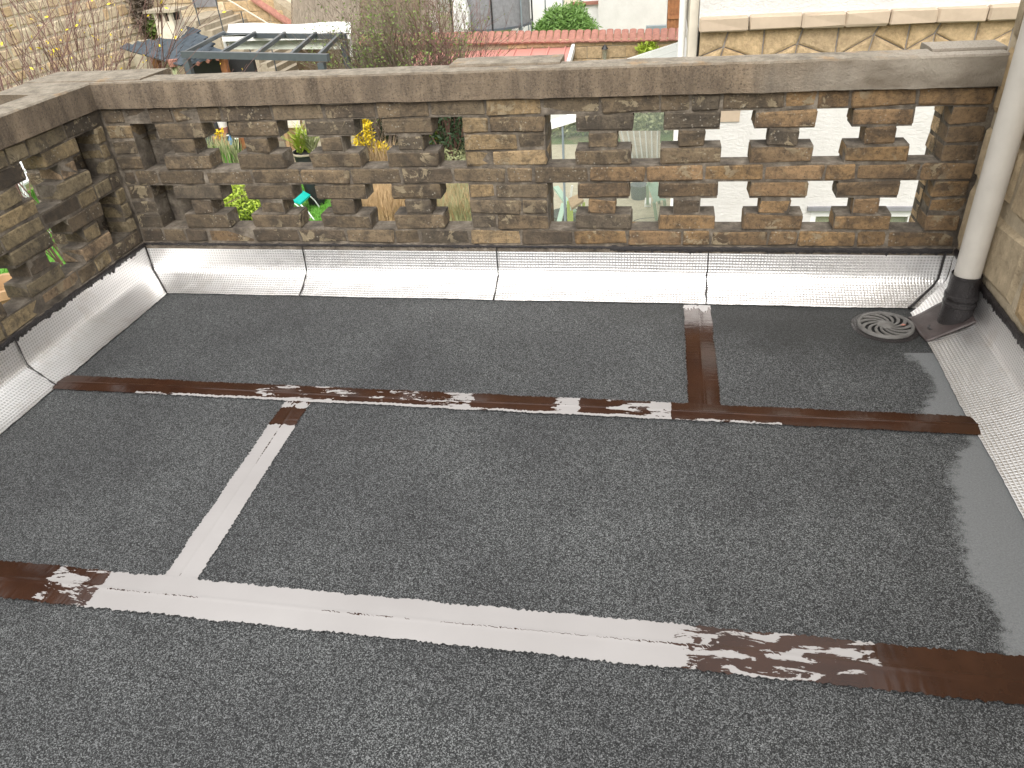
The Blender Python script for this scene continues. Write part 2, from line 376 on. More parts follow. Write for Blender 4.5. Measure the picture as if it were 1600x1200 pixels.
def sheet(x0, x1, ylo, yhi):
    nx = max(2, int((x1 - x0) / .03)); ny = 32; v = []; f = []
    for j in range(ny + 1):
        for i in range(nx + 1):
            x = x0 + (x1 - x0) * i / nx; a, b = ylo(x), yhi(x); y = a + (b - a) * j / ny
            v.append((x, y, .0012 * noise.noise(Vector((x * 2.2, y * 2.2, 3)))))
    for j in range(ny):
        for i in range(nx): q = j * (nx + 1) + i; f.append((q, q + 1, q + nx + 2, q + nx + 1))
    o = mesh_obj('roofing_sheet', v, f, M['felt'], floor, True)
    at = o.data.attributes.new('dusty', 'FLOAT', 'POINT'); at2 = o.data.attributes.new('damp', 'FLOAT', 'POINT')
    dr = aZ(1382, 512, 0)
    for k, p in enumerate(v):
        at.data[k].value = .5 + max(-.5, min(.5, (p[0] - dust_x(p[1])) * 1.0))
        dd = math.hypot((p[0] - dr.x + .1) / 1.5, (p[1] - dr.y + .02) / .5)
        at2.data[k].value = max(0, 1 - dd * 1.15) + max(0, .4 - abs(p[1] + .17) * 2.0)
    return o
y1 = lambda x: lin(*S1, x); y2 = lambda x: lin(*S2, x)
top = lambda x: -.09; c = lambda v: (lambda x: v)
sheet(XL + .08, V2[0].x, y1, top); sheet(V2[0].x + .003, XR - .05, y1, top)
sheet(XL + .08, V1[0].x - .02, y2, lambda x: y1(x) - .003); sheet(V1[0].x - .017, XR - .05, y2, lambda x: y1(x) - .003)
sheet(XL + .08, XR - .05, lambda x: YF, lambda x: y2(x) - .003)

def band(P, Q, w, z, painted_sheen, edge=None, ragged=.0045):
    """seam band from P to Q; painted_sheen = [(t, amount)] along it; edge(t) adds a painted pale glint along the near edge"""
    P, Q = Vector(P), Vector(Q); L = (Q - P).length; d = (Q - P) / L; s = Vector((d.y, -d.x, 0))
    n = int(L / .004); mrows = 28; v = []; f = []; fa = []; uv = []
    sd = P.x * 7
    for i in range(n + 1):
        t = i / n; u = t * L
        e0 = ru(-.002, .002) + ragged * (noise.noise(Vector((u * 120, sd, 0))) + .8 * noise.noise(Vector((u * 9, sd, 2))))
        e1 = ru(-.002, .002) + ragged * (noise.noise(Vector((u * 130, sd, 5))) + .8 * noise.noise(Vector((u * 8, sd, 7))))
        cl = .25 * w * noise.noise(Vector((u * 1.5, sd, 9)))
        for (a, fa0), (b, fb0) in zip(painted_sheen, painted_sheen[1:]):
            if a <= t <= b: fv = fa0 + (fb0 - fa0) * (t - a) / (b - a + 1e-9); break
        for j in range(mrows + 1):
            k = j / mrows; off = -w / 2 + e0 + (w - e0 + e1) * k
            p = P + d * u + s * off
            hgt = .0018 * math.sin(math.pi * k) + .0012 * math.exp(-((off - cl * .3) / .004) ** 2)
            v.append((p.x, p.y, z + hgt)); val = fv
            if abs(off - cl * .3) < .0024:
                ck = noise.noise(Vector((u * 3.2, sd, 4))) + .25 * noise.noise(Vector((u * 40, sd, 6))); val = min(val, .30) if ck > -.10 else val
            if edge and k > .88: val += edge(t)
            fa.append(val); uv.append((u, off))
    for i in range(n):
        for j in range(mrows): q = i * (mrows + 1) + j; f.append((q, q + mrows + 1, q + mrows + 2, q + 1))
    o = mesh_obj('seam_band', v, f, M['seam'], floor, True)
    at = o.data.attributes.new('painted_sheen', 'FLOAT', 'POINT'); at.data.foreach_set('value', fa)
    ul = o.data.uv_layers.new(name='UVMap'); vi = [0] * len(o.data.loops); o.data.loops.foreach_get('vertex_index', vi)
    ul.data.foreach_set('uv', [c for i in vi for c in uv[i]]); return o
def tx(P, Q, px):                          # parameter along a band from a photo column
    a, b = P, Q; best = 0; bd = 1e9
    for i in range(201):
        p = a + (b - a) * i / 200; dd = p - CP; xx = 800 + FPX * dd.dot(AR) / dd.dot(AW)
        if abs(xx - px) < bd: bd = abs(xx - px); best = i / 200
    return best
def ctrl(P, Q, L): return [(0, L[0][1])] + [(tx(P, Q, x), v) for x, v in L] + [(1, L[-1][1])]
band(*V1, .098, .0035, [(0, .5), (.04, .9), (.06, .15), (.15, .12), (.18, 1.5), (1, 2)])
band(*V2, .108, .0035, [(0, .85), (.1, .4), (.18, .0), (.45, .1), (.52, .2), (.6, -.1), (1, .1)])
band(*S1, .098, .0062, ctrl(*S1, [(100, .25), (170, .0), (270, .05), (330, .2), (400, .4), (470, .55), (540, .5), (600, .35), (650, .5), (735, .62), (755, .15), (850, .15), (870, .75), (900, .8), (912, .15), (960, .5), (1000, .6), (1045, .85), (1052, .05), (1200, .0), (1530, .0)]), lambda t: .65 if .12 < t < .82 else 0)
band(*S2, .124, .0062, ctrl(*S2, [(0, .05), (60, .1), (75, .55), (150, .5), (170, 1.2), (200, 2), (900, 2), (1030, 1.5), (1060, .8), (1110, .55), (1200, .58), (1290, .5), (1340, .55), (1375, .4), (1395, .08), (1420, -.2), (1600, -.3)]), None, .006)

# ------------------------------------------------------------------ aluminium flashing
flash = thing('wall_flashing', 'silver embossed aluminium flashing along the foot of the parapets and the stone wall', 'flashing', (0, -.05, 0))
PROF = [(-.003, .196), (-.005, .15), (-.007, .10), (-.010, .075), (-.018, .063), (-.035, .052), (-.06, .038), (-.085, .025), (-.108, .014), (-.128, .0065), (-.137, .0045)]
def fsheet(axis, a0, a1, k0, k1, wall, sgn, wide=1.0, zt=0, lift=0):
    """axis 'x': runs along x at wall y; axis 'y': along y at wall x. k0/k1: how the ends shift with distance from the wall (mitres)"""
    n = int(abs(a1 - a0) / .02) + 1; v = []; f = []; uv = []; P = PROF; m_ = len(P)
    for i in range(n + 1):
        for j, (o_, z) in enumerate(P):
            dd = -o_ * wide; lo = a0 + k0 * dd; hi = a1 + k1 * dd; a = lo + (hi - lo) * i / n
            wv = .004 * noise.noise(Vector((a * 2.1, j * .25, wall))) + .0018 * noise.noise(Vector((a * 11, j * .9, wall)))
            if j == m_ - 1: dd += .004 * noise.noise(Vector((a * 40, 3, wall))) + .006 * noise.noise(Vector((a * 3, 5, wall)))
            dd = dd + (wv if 1 < j < m_ - 2 else 0); zz = z + zt * (j < 3) + (wv * .6 if 2 < j < m_ - 1 else 0) + lift
            v.append((a, wall + sgn * dd, zz) if axis == 'x' else (wall + sgn * dd, a, zz))
            s_ = sum(math.dist(P[q], P[q + 1]) for q in range(j)); uv.append((a, s_ * wide))
    for i in range(n):
        for j in range(m_ - 1): q = i * m_ + j; f.append((q, q + m_, q + m_ + 1, q + 1))
    o = mesh_obj('flashing_sheet', v, f, M['foil'], flash, True)
    ul = o.data.uv_layers.new(name='UVMap'); vi = [0] * len(o.data.loops); o.data.loops.foreach_get('vertex_index', vi)
    ul.data.foreach_set('uv', [c for i in vi for c in uv[i]]); return o
def P_at(axis, a, k, wall, sgn, wide, j, up=.003):
    o_, z = PROF[j]; dd = -o_ * wide; a = a + k * dd
    return Vector((a, wall + sgn * dd + sgn * up, z + up * .6)) if axis == 'x' else Vector((wall + sgn * dd + sgn * up, a, z + up * .6))
def bead(axis, a, k, wall, sgn, wide=1, r=.0035):
    pts = []
    for j in range(len(PROF)):
        p = P_at(axis, a, k, wall, sgn, wide, j); jj = .004 * noise.noise(Vector((j * .8, a * 5, 1)))
        if axis == 'x': p.x += jj
        else: p.y += jj
        pts.append(p)
    MB().tube(pts, [r * ru(.5, 1.3) for _ in pts], 6).obj('sealant_bead', M['bitumen'], flash, True)
sx = [XL, -.808, .105, 1.01, 1.93]
ks = [1, .02, -.02, -.02, -1.0]
for i in range(4): fsheet('x', sx[i], sx[i + 1], ks[i], ks[i + 1], 0, -1)
fsheet('x', 1.93, 1.9635, -1.0, -1.0, 0, -1, lift=.0)
for i in range(5): bead('x', sx[i] + .001, ks[i], 0, -1, r=.005 if i == 4 else .0035)
fsheet('y', 0, -.90, -1, -.25, XL, 1); fsheet('y', -.90, -1.9, -.25, 0, XL, 1); fsheet('y', -1.9, -2.9, 0, 0, XL, 1); fsheet('y', -2.9, YF, 0, 0, XL, 1)
bead('y', -.90, -.25, XL, 1, r=.0025)
fsheet('y', -.002, -1.35, -1, 0, XR, -1, 1.25); fsheet('y', -1.35, -2.4, 0, 0, XR, -1, 1.25); fsheet('y', -2.4, YF, 0, 0, XR, -1, 1.25)
def crust(axis, a0, a1, wall, sgn, h=.016, amp=.01):
    n = int(abs(a1 - a0) / .005); v = []; f = []
    for i in range(n + 1):
        a = a0 + (a1 - a0) * i / n
        zt = .204 + .004 * noise.noise(Vector((a * 30, 1, wall))); zb = .204 - h - amp * max(0, noise.noise(Vector((a * 70, 3, wall))) + .6 * noise.noise(Vector((a * 9, 8, wall)))) - .004 * noise.noise(Vector((a * 160, 8, 2)))
        t = .009 + .004 * noise.noise(Vector((a * 25, 6, wall)))
        for dd, z in ((.0, zt), (t, zt - .003), (t * 1.1, (zt + zb) / 2), (.008, zb), (.004, zb - .001)):
            v.append((a, wall + sgn * dd, z) if axis == 'x' else (wall + sgn * dd, a, z))
    for i in range(n):
        for j in range(4): q = i * 5 + j; f.append((q, q + 5, q + 6, q + 1))
    mesh_obj('bitumen_line', v, f, M['bitumen'], flash, True)
crust('x', XL, .6, 0, -1, .011, .009); crust('x', .6, 1.95, 0, -1, .020, .018)
crust('y', 0, YF, XL, 1, .020, .018); crust('y', 0, YF, XR, -1, .026, .022)

# ------------------------------------------------------------------ brick parapets
U = .114; H = .0684; ZC = .82; TH = .105
GAPV = .008
def bcol(kind):
    r = R()
    if kind == 'soot': c = random.choice([(.085, .068, .050), (.105, .083, .057), (.125, .098, .066), (.09, .076, .058)])
    elif kind == 'mid': c = random.choice([(.22, .165, .095), (.18, .138, .083), (.12, .097, .068), (.25, .19, .115), (.15, .115, .075)])
    elif kind == 'tan': c = random.choice([(.20, .135, .072), (.17, .118, .068), (.23, .155, .08), (.145, .105, .065), (.19, .13, .075)])
    elif kind == 'olive': c = random.choice([(.21, .17, .105), (.18, .15, .095), (.25, .20, .12), (.16, .135, .09), (.22, .165, .11)])
    else: c = (.50, .38, .25)
    s = ru(.82, 1.2); return tuple(x * s for x in c)
par = thing('parapet_wall', 'openwork brick parapet with a long concrete coping across the far end of the terrace', 'parapet', (.2, .05, .2))
mor = MB()
def rowz(i): return ZC - (i + 1) * H, ZC - i * H     # row i = 0..8 from the top
def wall_rows(place, span, wides, piers, parent, mo, colf):
    lo, hi = span
    for i in range(9):
        z0, z1 = rowz(i); z0 += GAPV / 2; z1 -= GAPV / 2
        if i in (0, 4, 8):
            u = lo + (.0 if i % 8 == 0 else .6); seq = [(lo, u)] if u > lo + .2 else []
            while u < hi - .3:
                L = 1.0 if (R() < .38) else 2.0
                if u + L > hi - .5: L = hi - u
                seq.append((u, u + L)); u += L
            mo.append((lo, hi, i))
        else:
            seq = []
            for a, b in wides:
                if i in (2, 6): a, b = a + .5 + ru(-.05, .05), b - .5 + ru(-.05, .05)
                else: a, b = a + ru(-.07, .07), b + ru(-.07, .07)
                seq.append((a, b)); mo.append((a + .02, b - .02, i))
            for a, b in piers:
                if b - a < 1.3: seq.append((a, b))
                else:
                    mid = a + (1.0 if i % 2 else b - a - 1.0); seq += [(a, mid), (mid, b)]
                mo.append((a + .01, b - .01, i))
        for a, b in seq: place(a, b, z0, z1, parent, colf(a, i))
def place_x(a, b, z0, z1, parent, c):
    dy = ru(-.003, .003); brick(a * U + .004, b * U - .004, dy, TH + dy, z0, z1, parent, c)
def colx(u, i):
    x = u * U
    if -.1 < x < .4: k = 'mid' if i < 3 or R() < .45 else 'soot'
    elif x < 0: k = 'soot' if R() < (.55 if i == 0 else .86) else ('mid' if i < 8 else 'tan')
    elif x < .9: k = 'soot' if i < 4 and R() < .8 else ('tan' if R() < .75 else 'soot')
    elif x < 1.3: k = 'soot' if i < 4 and R() < .75 else 'tan'
    else: k = 'tan'
    return bcol(k)
wx = [(-12, -10), (-9, -7), (-6, -4), (-3, -1), (4, 6), (7, 9), (10, 12), (13, 15)]
px_ = [(-14.1, -13), (0, 3), (16, 17.15)]
mo = []; wall_rows(place_x, (-14.1, 17.15), wx, px_, par, mo, colx)
for a, b, i in mo:
    z0, z1 = rowz(i); mor.box((a * U + .003, .0045 + (i % 2) * .001, z0), (b * U - .003, TH - .005, z1))
# outer pier blocks behind the wall plane
def pier_block(x0, x1, ya, yb, parent, kf, mb, side=False):
    for i in range(9):
        z0, z1 = rowz(i); z0 += GAPV / 2; z1 -= GAPV / 2; x = x0
        first = True
        while x < x1 - .03:
            L = (U * (1 if i % 2 else 2)) if first else 2 * U
            if x + L > x1 - .05: L = x1 - x
            brick(x + .003, x + L - .003, ya + .003, yb, z0, z1, parent, bcol(kf(i)), rot=False); x += L; first = False
    mb.box((x0 + .005, ya + .002, ZC - 9 * H), (x1 - .005, yb - .005, ZC))
pier_block(0, 3 * U, TH + .003, .2, par, lambda i: 'mid', mor)
pier_block(16 * U, 17.2 * U, TH + .003, .2, par, lambda i: 'pale', mor)  # brighter brick colour carries the light falling on this side reveal
pier_block(-1.90, -1.355, TH + .006, .225, par, lambda i: 'olive' if R() < .5 else 'soot', mor)
mor.box((XL - .1, -.004, -.01), (XR, TH - .002, ZC - 9 * H - .0))
mor.box((XL - .09, .009, ZC - 9 * H), (-14.1 * U + .012, TH - .008, ZC - .001)); mor.box((17.1 * U, .009, ZC - 9 * H), (XR + .011, TH - .008, ZC - .001))
mor.obj('mortar', M['mortar'], par, kind='stuff')
def coping(name, x0, x1, y0, y1, z0, z1, parent, axis='x', amp=.0013):
    bm = bmesh.new(); L = (x1 - x0) if axis == 'x' else (y1 - y0)
    n = max(2, int(L / .025)); prof = []
    W0, W1 = (y0, y1) if axis == 'x' else (x0, x1); r = .007
    ring = [(W0, z0), (W0, (z0 * 2 + z1) / 3), (W0, (z0 + z1 * 2) / 3), (W0 + .002, z1 - r), (W0 + r, z1), ((W0 * 2 + W1) / 3, z1 + .001), ((W0 + W1 * 2) / 3, z1), (W1 - r, z1 - .001), (W1, z1 - r), (W1, (z0 + z1) / 2), (W1, z0)]
    vs = []
    for i in range(n + 1):
        a = (x0 if axis == 'x' else y0) + L * i / n; rr = []
        for j, (p, z) in enumerate(ring):
            q = Vector((a * 5, p * 20, z * 20)); e = amp * noise.noise(q) + amp * .8 * noise.noise(q * 4.3) + .5 * amp * noise.noise(q * 11)
            if j in (0, 3, 4): e *= 1.5
            co_ = (a, p + e, z + e) if axis == 'x' else (p + e, a, z + e)
            rr.append(bm.verts.new(co_))
        vs.append(rr)
    for i in range(n):
        for j in range(len(ring)):
            k = (j + 1) % len(ring); bm.faces.new((vs[i][j], vs[i][k], vs[i + 1][k], vs[i + 1][j]))
    bm.faces.new(vs[0]); bm.faces.new(list(reversed(vs[-1])))
    bmesh.ops.recalc_face_normals(bm, faces=bm.faces)
    for e in bm.edges:
        if len(e.link_faces) == 2 and e.calc_face_angle(0) > .45: e.smooth = False
    me = bpy.data.meshes.new(name); bm.to_mesh(me); bm.free(); me.materials.append(M['coping'])
    me.polygons.foreach_set('use_smooth', [True] * len(me.polygons))
    return link(name, me, parent)
coping('coping', -1.60, XR - .002, -.018, .122, ZC, ZC + .108, par)
coping('coping_slab', -.04, .40, .05, .215, ZC + .03, ZC + .117, par)
coping('coping_slab', 1.73, 1.975, .05, .20, ZC + .03, ZC + .117, par, amp=.0008)
coping('coping_slab', -1.93, -1.37, .0, .238, ZC + .02, ZC + .114, par)

parl = thing('parapet_wall', 'openwork brick parapet running along the left side of the terrace', 'parapet', (XL - .05, -1.2, .2))
mor2 = MB()
def place_y(a, b, z0, z1, parent, c):
    dx = ru(-.003, .003); me = brick_mesh((b - a) * U - .008, TH, z1 - z0, M['brick'], .006, .003, 'brick', random.randrange(5))
    o = link('brick', me, parent, color=c); o.location = (XL - TH / 2 + dx, -(a + b) / 2 * U, (z0 + z1) / 2)
    o.rotation_euler = (ru(-.012, .012), ru(-.012, .012), math.pi / 2 + ru(-.014, .014))
wy = [(1.6 + 3 * k, 3.55 + 3 * k) for k in range(5)] + [(21.1 + 3 * k, 23.05 + 3 * k) for k in range(5)]
mo = []; wall_rows(place_y, (.06, 38), wy, [(.06, .62), (16.6, 20.1), (36.1, 38)], parl, mo, lambda u, i: bcol('olive' if R() < .8 else 'soot'))
for a, b, i in mo:
    z0, z1 = rowz(i); mor2.box((XL - TH + .005, -b * U + .003, z0), (XL - .0045 - (i % 2) * .001, -a * U - .003, z1))
for i in range(9):
    z0, z1 = rowz(i)
    y = TH
    for L in ((.2, .12) if i % 2 else (.12, .2)):
        brick(-1.90, XL - TH - .006, y - L + .003, y - .003, z0 + .004, z1 - .004, parl, bcol('soot'), rot=False); y -= L
mor2.box((-1.895, TH - .315, ZC - 9 * H), (XL - TH - .008, TH - .005, ZC))
mor2.box((XL - TH + .012, -.012, ZC - 9 * H + .001), (XL - .007, .008, ZC - .002))
mor2.box((XL - TH + .002, YF, -.01), (XL + .003, -.004, ZC - 9 * H))
mor2.obj('mortar', M['mortar'], parl, kind='stuff')
coping('coping', XL - .128, XL + .014, YF, .118, ZC + .0015, ZC + .1095, parl, 'y')
coping('coping_slab', -1.93, XL - .09, -.215, .06, ZC + .02, ZC + .112, parl, 'y')

# ------------------------------------------------------------------ own rubble wall on the right
def rubble(name, mat, X=None, Y=None, a0=0, a1=1, z0=0, z1=1, rowh=.2, len_=(.2, .4), depth=.02, parent=None, facing=1, limit=300, obj='stone', joint=.016, jit=.25):
    """courses of roughly squared stones on a wall plane; facing = sign of the outward normal"""
    z = z0; cnt = 0; bulk = MB()
    protos = []
    for k in range(10):
        c = [(-.5, -.5), (0, -.5), (.5, -.5), (.5, .5), (0, .5), (-.5, .5)]
        base = [(x + ru(-.06, .06) * jit * 4, y + ru(-.07, .07) * jit * 4) for x, y in c]
        front = [(x * .82 + ru(-.04, .04), y * .78 + ru(-.05, .05)) for x, y in base]
        protos.append((base, front, ru(.8, 1.3)))
    meshes = {}
    while z < z1 - .03:
        h = rowh * ru(.75, 1.25); h = min(h, z1 - z); a = a0 - ru(0, .2) * 0
        while a < a1 - .03:
            L = ru(*len_); L = min(L, a1 - a)
            k = random.randrange(10); base, front, dp = protos[k]; n = 6
            if cnt < limit:
                if k not in meshes:
                    me = bpy.data.meshes.new(obj)
                    v = [(x, 0, y) for x, y in base] + [(x, -1, y) for x, y in front]
                    me.from_pydata(v, [], [tuple(range(n, 2 * n))] + [(i, (i + 1) % n, n + (i + 1) % n, n + i) for i in range(n)])
                    me.materials.append(mat); meshes[k] = me
                o = link(obj, meshes[k], parent); o.matrix_parent_inverse = Matrix.Translation(-parent.location)
                sc_ = (L - joint, depth * dp, h - joint); ctr = (a + L / 2, z + h / 2)
                if Y is not None: o.location = (ctr[0], Y, ctr[1]); o.rotation_euler = (0, 0, 0 if facing < 0 else math.pi)
                else: o.location = (X, ctr[0], ctr[1]); o.rotation_euler = (0, 0, math.pi / 2 if facing > 0 else -math.pi / 2)
                o.scale = sc_; cnt += 1
            else:
                v = []
                for pts, dd in ((base, 0), (front, depth * dp)):
                    for x, y in pts:
                        aa = a + L / 2 + x * (L - joint); zz = z + h / 2 + y * (h - joint)
                        v.append((aa, Y + facing * dd, zz) if Y is not None else (X + facing * dd, aa, zz))
                bulk.add(v, [tuple(range(n, 2 * n))] + [(i, (i + 1) % n, n + (i + 1) % n, n + i) for i in range(n)])
            a += L
        z += h
    if bulk.v: bulk.obj('upper_stones', mat, parent, kind='stuff')
hw = thing('house_wall', 'rough sandstone house wall rising beside the white downpipe', 'wall', (XR + .15, -2, 0))
MB().box((XR + .006, YF, -.01), (XR + .45, .035, 1.75)).obj('mortar_core', M['sand_mortar'], hw)
rubble('w', M['rubble'], X=XR + .008, a0=YF, a1=.03, z0=.2, z1=1.75, rowh=.26, len_=(.22, .5), depth=.016, parent=hw, facing=-1, limit=200, joint=.035)
rubble('w', M['rubble_pale'], Y=.036, a0=XR + .03, a1=XR + .44, z0=.2, z1=1.75, rowh=.26, len_=(.2, .3), depth=.012, parent=hw, facing=1, limit=40, joint=.02)

# ------------------------------------------------------------------ downpipe, collar, outlet
dp = thing('downpipe', 'pale grey plastic downpipe entering a black sealed collar in the right corner', 'pipe', (1.905, -.30, 0))
px0, py0 = 1.908, -.302
MB().tube([(px0, py0, .19), (px0, py0, 1.2), (px0, py0, 1.5), (px0, py0, 1.9)], .0445, 32).obj('pipe', M['pvc'], dp, True)
MB().lathe((px0, py0, 0), [(.05, .235), (.052, .233), (.0525, .17), (.0535, .165), (.0535, .160), (.0575, .156), (.058, .150), (.0575, .140), (.054, .136), (.054, .128), (.0575, .124), (.0575, .116), (.054, .112), (.054, .05), (.058, .03), (.07, .015), (.085, .008)], 32).obj('collar', M['bitumen'], dp, True)
# draped black sheet below the collar
def drape(x, y):
    zc = max(0, .075 - (XR - x) * .45); return .010 + max(0, zc * (1 if y < 0 else 1)) + .002 * noise.noise(Vector((x * 20, y * 20, 1)))
C4 = [aZ(1418, 499, 0), aZ(1466, 480, .0), Vector((1.955, -.13, 0)), Vector((1.96, -.40, 0)), aZ(1520, 520, .02), aZ(1446, 536, 0)]
bm = bmesh.new()
gx = []
A, B, C_, D_ = C4[0], Vector((1.952, -.15, 0)), Vector((1.957, -.375, 0)), C4[5]
nn = 14
for j in range(nn + 1):
    row = []
    for i in range(nn + 1):
        s, t = i / nn, j / nn; p = (A * (1 - s) + B * s) * (1 - t) + (D_ * (1 - s) + C_ * s) * t
        e = .006 * noise.noise(Vector((p.x * 18, p.y * 18, 4))) * (1 if i in (0, nn) or j in (0, nn) else 0)
        row.append(bm.verts.new((p.x + e, p.y + e, drape(p.x, p.y))))
    gx.append(row)
for j in range(nn):
    for i in range(nn): bm.faces.new((gx[j][i], gx[j + 1][i], gx[j + 1][i + 1], gx[j][i + 1]))
r_ = bmesh.ops.extrude_face_region(bm, geom=bm.faces[:]);
for v in [x for x in r_['geom'] if isinstance(x, bmesh.types.BMVert)]: v.co.z -= .006
bmesh.ops.recalc_face_normals(bm, faces=bm.faces)
me = bpy.data.meshes.new('base_sheet'); bm.to_mesh(me); bm.free(); me.materials.append(M['bitbrown']); me.polygons.foreach_set('use_smooth', [True] * len(me.polygons))
link('base_sheet', me, dp)
q = aZ(1462, 514, .015); MB().lathe((q.x, q.y, .014), [(.028, 0), (.030, .006), (.024, .009), (.019, .004), (.0, .003)], 20).obj('sealant_blob', M['bitumen'], dp, True)

dr = aZ(1383, 511, 0); drain = thing('floor_drain', 'round grey cast grate with curved slots set in the dark roofing felt', 'drain', (dr.x, dr.y, .004))
RD = .103
MB().lathe((dr.x, dr.y, .003), [(.0, .0), (RD * .97, .0), (RD * .99, .004)], 32).obj('sump', M['dark'], drain)
MB().lathe((dr.x, dr.y, .004), [(RD * .86, .004), (RD * .88, .011), (RD * .97, .011), (RD * 1.0, .006), (RD * 1.0, .0)], 48).obj('rim', M['iron'], drain, True)
MB().lathe((dr.x, dr.y, .004), [(.030, .003), (.030, .009), (.024, .012), (.0, .013)], 24).obj('hub', M['iron'], drain, True)
for k in range(13):
    a0_ = 2 * math.pi * k / 13; pts = []; wd = []
    for i in range(7):
        t = i / 6; rr_ = .026 + (RD * .9 - .026) * t; an = a0_ + 1.0 * t
        pts.append(Vector((dr.x + rr_ * math.cos(an), dr.y + rr_ * math.sin(an), .008))); wd.append(.0036 + .0048 * t)
    mb = MB(); v = []
    for i, p in enumerate(pts):
        dd = (pts[min(i + 1, 6)] - pts[max(i - 1, 0)]).normalized(); s_ = Vector((dd.y, -dd.x, 0)) * wd[i] / 1.15
        v += [p - s_, p + s_, p + s_ + Vector((0, 0, .004)), p - s_ + Vector((0, 0, .004))]
    f = []
    for i in range(6):
        for j in range(4): f.append((i * 4 + j, i * 4 + (j + 1) % 4, i * 4 + 4 + (j + 1) % 4, i * 4 + 4 + j))
    mb.add(v, f); mb.obj('vane', M['iron'], drain)
pl = Vector((dr.x + .045, dr.y - .02, .02))
tag(MB().add([pl + Vector(v) for v in ((0, 0, 0), (.012, -.006, .003), (.022, 0, .002), (.012, .008, .004))], [(0, 1, 2, 3)]).obj('fallen_leaf', M['terracotta']), 'tiny orange dead leaf lying on the drain grate', 'leaf')
MB().lathe((dr.x, dr.y, .0015), [(RD * 1.0, .004), (RD * 1.14, .003), (RD * 1.2, .0)], 40).obj('sealant_ring', M['bitumen'], drain, True)

# ------------------------------------------------------------------ white neighbouring house on the right
HY = 4.0
hx0 = aY(1092, 40, HY).x; ledz = aY(1092, 50, HY).z
wh = thing('white_house', 'white roughcast house with a stone band and basement window behind the right of the parapet', 'house', (hx0 + 2, HY, G))
hx1 = 5.6; zb = -.16
win = (aY(1268, 330, HY).x, aY(1432, 330, HY).x, -2.0, aY(1345, 328, HY).z)
mb = MB()
mb.box((hx0, HY, G), (win[0], HY + 6, zb)); mb.box((win[1], HY, G), (hx1, HY + 6, zb)); mb.box((win[0], HY, win[3]), (win[1], HY + 6, zb)); mb.box((win[0], HY, G), (win[1], HY + 6, win[2]))
mb.obj('lower_wall', M['plaster'], wh)
MB().box((hx0, HY + .002, ledz + .03), (hx1, HY + 6, 5.5)).obj('upper_wall', M['plaster'], wh)
MB().box((hx0 + .02, HY + .02, zb + .001), (hx1, HY + 5.9, ledz + .028)).obj('joint_bed', M['grey_mortar'], wh)
x = hx0 - .015; lx = [aY(p, 40, HY).x for p in (1092, 1169, 1251, 1318, 1385, 1458, 1535)] + [3.87, 4.2, 4.55, 4.9, 5.25, 5.6]
for a, b in zip(lx, lx[1:]): brick(a + .003, b - .003, HY - .07, HY + .05, ledz + .005, ledz + .115, wh, (1, 1, 1), .012, .001, 'ledge_stone', M['ledge'], False)
MB().box((hx0 - .01, HY - .012, -.34), (aY(1156, 180, HY).x, HY + .1, -.158)).obj('quoin', M['ledge'], wh)
# irregular stones of the band: zigzag hexagons
def poly_stone(pts, Y, parent, dp_=.025):
    c_ = Vector((sum(p[0] for p in pts) / len(pts), 0, sum(p[1] for p in pts) / len(pts)))
    n = len(pts); o1 = [Vector((p[0], Y, p[1])) for p in pts]
    def sh(p, k): return (p - Vector((c_.x, Y, c_.z)))
    ring = []; 
    for dist_, yy in ((.007, 0), (.016, -dp_ * .5), (.05, -dp_ * .8)):
        rr = []
        for p in o1:
            dv = Vector((c_.x, Y, c_.z)) - p; L = dv.length; rr.append(p + dv * min(.6, dist_ / L) + Vector((0, yy, 0)))
        ring.append(rr)
    v = ring[0] + ring[1] + ring[2]; f = [tuple(range(2 * n, 3 * n))]
    for k in range(2): f += [(k * n + i, k * n + (i + 1) % n, (k + 1) * n + (i + 1) % n, (k + 1) * n + i) for i in range(n)]
    mesh_obj('rubble_stone', v, f, M['dressed'], parent)
x = hx0 + .01; nodes = []
while x < hx1 + .3: nodes.append(x); x += ru(.16, .36)
zt_, zm, zl = ledz + .0, ledz - .16, zb + .02
up = [(min(a, hx1), zm + (.06 if i % 2 else -.07) + ru(-.035, .035)) for i, a in enumerate(nodes)]
low = [(min(a + ru(-.07, .07), hx1), zm - .20 + (.04 if i % 2 else -.04)) for i, a in enumerate(nodes)]
for i in range(0, len(nodes) - 2, 2):
    a, b, c2 = up[i], up[i + 1], up[i + 2]
    poly_stone([(a[0], zt_), (a[0], a[1]), (b[0], b[1]), (b[0] + .03, zt_)], HY + .02, wh)
    poly_stone([(b[0] + .03, zt_), (b[0], b[1]), (c2[0], c2[1]), (c2[0], zt_)], HY + .02, wh)
    la, lb, lc = low[i], low[i + 1], low[i + 2]
    poly_stone([a, la, lb, b], HY + .02, wh); poly_stone([b, lb, lc, c2], HY + .02, wh)
    poly_stone([la, (la[0], zb), (lc[0] - .05, zb), lc, lb], HY + .02, wh)
wz0, wz1 = win[2], win[3]
fr = MB(); fr.box((win[0], HY + .02, wz1 - .07), (win[1], HY + .09, wz1)); fr.box((win[0], HY + .02, wz0), (win[1], HY + .09, wz0 + .06))
for a in (win[0], (win[0] + win[1]) / 2 - .025, win[1] - .05): fr.box((a, HY + .021, wz0 + .06), (a + .05, HY + .088, wz1 - .07))
f_ = fr.obj('window_frame', M['white'], wh)
MB().box((win[0] - .04, HY - .03, wz1), (win[1] + .04, HY + .05, wz1 + .035)).obj('lintel_strip', M['mesh'], wh)
MB().box((win[0], HY + .06, wz0), (win[1], HY + .066, wz1)).obj('pane', M['glass'], wh)
